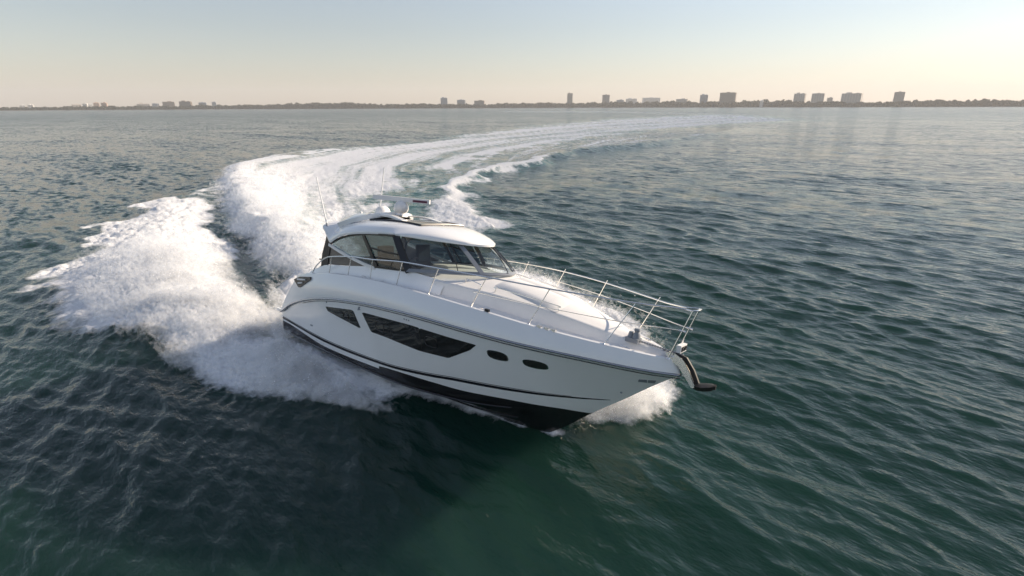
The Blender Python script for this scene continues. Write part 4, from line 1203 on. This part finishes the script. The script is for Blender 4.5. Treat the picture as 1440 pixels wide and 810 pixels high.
def block(px0, px1, pyt, mat, dist, label, shape=0, floors=None):
    pc = (px0 + px1) / 2
    az, _ = pix_dir(pc, 150); a0, _ = pix_dir(px0, 150); a1, _ = pix_dir(px1, 150)
    _, el = pix_dir(pc, pyt)
    D = shore_r(az) + dist
    Hb = max(6.0, CAM_H + el * D); Wd = (a1 - a0) * D
    e = bpy.data.objects.new('apartment_block', None); COL.objects.link(e)
    e.location = (D * math.sin(az), D * math.cos(az), 1.2); e.rotation_euler = (0, 0, -az + random.uniform(-.25, .25))
    tag(e, label, 'building', 'buildings along the far shore')
    dep = max(16, min(Wd * .55, 34))
    Wd = Wd * .92
    nf = floors or max(2, int(round(Hb / 3.3))); fh = Hb / nf
    wall = MB(); slab = MB(); win = MB()
    win.box((0, 0, Hb / 2), (Wd - 1.2, dep - 1.2, Hb - .3))
    nb = max(2, int(round(Wd / 9)))
    for i in range(nb + 1):
        wall.box((-Wd / 2 + .9 + (Wd - 1.8) * i / nb, 0, Hb / 2), (1.8, dep - .3, Hb - .1))
    for sx in (-1, 1):
        wall.box((sx * (Wd / 2 - .45), 0, Hb / 2), (.9, dep * .8, Hb - .2))
    for k in range(nf + 1):
        z = max(.4, min(Hb - .3, k * fh)); slab.box((0, 0, z), (Wd, dep, 1.0 if k < nf else 1.4))
        if k < nf: slab.box((0, -dep / 2 - .5, z + .6), (Wd * .9, 1.0, 1.1))
    win.build('window_band', M_BGL, e, smooth=False); wall.build('wall', mat, e, smooth=False); slab.build('balcony_slabs', mat, e, smooth=False)
    rf = MB()
    if shape == 0: rf.box((Wd * .1, 0, Hb + 1.5), (Wd * .35, dep * .5, 3.0))
    elif shape == 1: rf.box((-Wd * .15, 0, Hb + 2.2), (Wd * .3, dep * .5, 4.4)); rf.box((Wd * .28, 0, Hb + 1.2), (Wd * .16, dep * .4, 2.4))
    else: rf.box((0, 0, Hb + .7), (Wd * .8, dep * .8, 1.2)); rf.box((0, 0, Hb + 2.2), (Wd * .2, dep * .3, 2.6))
    rf.build('penthouse', mat, e, smooth=False)
    return e

BLK = [  # x0, x1, top, material, extra distance, label
 (27, 37, 148.7, 2, 0, 'small white block at the far left end of the shore, left one of two'),
 (39, 48, 148, 2, 0, 'small white block at the far left end of the shore, right one of two'),
 (101, 115, 147.3, 0, 60, 'low grey block at the left edge of the cluster of five on the left shore'),
 (117, 124, 146.2, 2, 0, 'narrow white block second in the cluster of five on the left shore'),
 (125.5, 131, 147, 2, 90, 'lowest white block in the middle of the cluster of five on the left shore'),
 (132, 141, 145, 4, 0, 'blush pink block beside the rightmost of the cluster of five on the left shore'),
 (143, 152, 145, 4, 30, 'blush pink block rightmost of the cluster of five on the left shore'),
 (192, 212, 146.5, 0, 40, 'long low pale block left of the paired square brown blocks'),
 (214.5, 224, 146, 2, 0, 'small white block just left of the paired square brown blocks'),
 (229, 247, 143.6, 3, 0, 'left one of the paired square brown blocks on the left shore'),
 (253, 271, 143.2, 3, 0, 'right one of the paired square brown blocks on the left shore'),
 (280, 292, 144.8, 5, 30, 'grey stepped block right of the paired square brown blocks'),
 (298.5, 305, 144, 5, 0, 'slim grey tower standing last on the left shore before the low trees'),
 (620, 629.5, 138.2, 5, 0, 'blue grey tower left of the yacht antenna line, tallest of a group of three'),
 (643, 655, 141, 5, 60, 'grey block in the middle of a group of three left of centre'),
 (667, 682, 142, 3, 0, 'low brown block at the right of a group of three left of centre'),
 (797, 805, 131.8, 1, 0, 'tall slim sand coloured tower, the thinnest on the shore'),
 (846.5, 856.5, 134, 1, 20, 'sand coloured tower right of the thinnest tower'),
 (866, 877, 141, 5, 60, 'low blue grey block beside the sand coloured tower'),
 (879, 896, 139.3, 2, 700, 'pale distant row of blocks, left one of two behind the trees'),
 (902, 928, 138, 2, 800, 'pale distant row of blocks, right one of two behind the trees'),
 (950, 967, 139.8, 0, 30, 'low cream block at the waterline left of the grey tower'),
 (983, 994, 134, 5, 0, 'grey tower left of the broad brown block'),
 (1010, 1034, 131, 3, 0, 'broad brown block, the widest of the central shore'),
 (1068, 1072.5, 142, 2, -40, 'tiny white house at the waterline among trees'),
 (1114, 1131, 132.2, 0, 0, 'square pale block, left one of a matching pair on the right shore'),
 (1138.5, 1157.5, 132.2, 0, 0, 'square pale block, right one of a matching pair on the right shore'),
 (1161, 1169, 138, 0, 50, 'small low block between the matching pair and the longest block'),
 (1180, 1210.5, 132, 0, 0, 'longest pale block with stepped roof on the right shore'),
 (1253, 1269, 130.2, 1, 0, 'tall sand coloured block rightmost on the shore with woods beside it'),
]
for i, (a, b, t, mi, dd, lab) in enumerate(BLK):
    block(a, b, t, M_CONC[mi], dd, lab, i % 3)

# strip of land
G = []
for az in np.linspace(-1.15, 1.15, 240):
    r0 = shore_r(az) - 55 + 18 * float(fbm(np.array([az * 40]), np.array([.5]), 3, 2)[0]); row = []
    for k, (dr, z) in enumerate(((0, -.8), (14, .5), (40, 1.2), (300, 1.6), (1500, 1.5))):
        row.append(((r0 + dr) * math.sin(az), (r0 + dr) * math.cos(az), z))
    G.append(row)
mb = MB(); mb.grid(G); o = mb.build('shore', M_SHORE); tag(o, kind='structure')

# woods along the shore: leaf clumps spread through uneven crowns
TP = [(0, 150.6), (60, 150.3), (110, 149.2), (200, 148.6), (310, 147.2), (372, 147.0), (385, 144.6), (420, 143.6), (437, 142.0), (455, 144.6), (470, 144), (495, 142.8), (520, 144.2), (530, 146.2), (600, 145.2), (680, 145.6), (740, 143.6), (800, 143.3), (850, 142.6), (930, 141.3), (960, 140.6), (1005, 142), (1045, 140.6), (1090, 138.6), (1110, 140.6), (1170, 142.2), (1230, 143), (1262, 141.0), (1300, 139.6), (1345, 140.2), (1385, 138.6), (1425, 140.4), (1500, 141), (1620, 141)]
n = 190000
px = srg.uniform(-150, 1600, n)
top_ = np.interp(px, [p[0] for p in TP], [p[1] for p in TP])
azs = np.array([pix_dir(p, 150)[0] for p in np.linspace(-160, 1610, 600)]); pxs = np.linspace(-160, 1610, 600)
els = np.array([pix_dir(p, t)[1] for p, t in zip(pxs, np.interp(pxs, [q[0] for q in TP], [q[1] for q in TP]))])
az = np.interp(px, pxs, azs); el = np.interp(px, pxs, els)
sr = np.array([shore_r(a) for a in azs]); D = np.interp(px, pxs, sr) - 25 + srg.uniform(0, 60, n)
Hh = np.maximum(CAM_H + el * D, 3.5)
crown = np.clip(.30 + 1.5 * fbm(px * .22, D * .03, 3, 6, .65), .35, 1.5)
zz_ = 1 + Hh * .6 * crown * srg.random(n) ** .6
c = np.stack([D * np.sin(az), D * np.cos(az), zz_], 1)
a = srg.normal(size=(n, 3)); a /= np.linalg.norm(a, axis=1)[:, None]; b = srg.normal(size=(n, 3)); b -= a * (a * b).sum(1)[:, None]; b /= np.linalg.norm(b, axis=1)[:, None]
s = (srg.uniform(.8, 2.0, n) * np.clip(Hh / 8, .7, 2.6))[:, None]
V = np.stack([c - a * s - b * s * .6, c + a * s - b * s * .6, c + b * s], 1).reshape(-1, 3)
M_LEAF = noisy(pmat('far_foliage', (.045, .055, .032), .8), .05, .5)
o = mesh_big('far_woods', V, np.arange(3 * n).reshape(-1, 3), M_LEAF, smooth=False)
tag(o, 'dark belt of trees running along the far shore between the buildings', 'trees', kind='stuff')

# ------------------------------------------------------------------ sea air
HAZE = 0.00013
hz = MB(); hz.box((0, 0, 120), (15200, 15200, 250)); o = hz.build('haze', M_GREY, smooth=False)
m = bpy.data.materials.new('sea_air'); m.use_nodes = True; m.node_tree.nodes.clear()
_o = m.node_tree.nodes.new('ShaderNodeOutputMaterial'); _v = m.node_tree.nodes.new('ShaderNodeVolumePrincipled')
_v.inputs['Color'].default_value = (.94, .95, .96, 1); _v.inputs['Density'].default_value = HAZE; _v.inputs['Anisotropy'].default_value = .1
m.node_tree.links.new(_v.outputs[0], _o.inputs['Volume'])
o.data.materials.clear(); o.data.materials.append(m)
tag(o, kind='stuff')
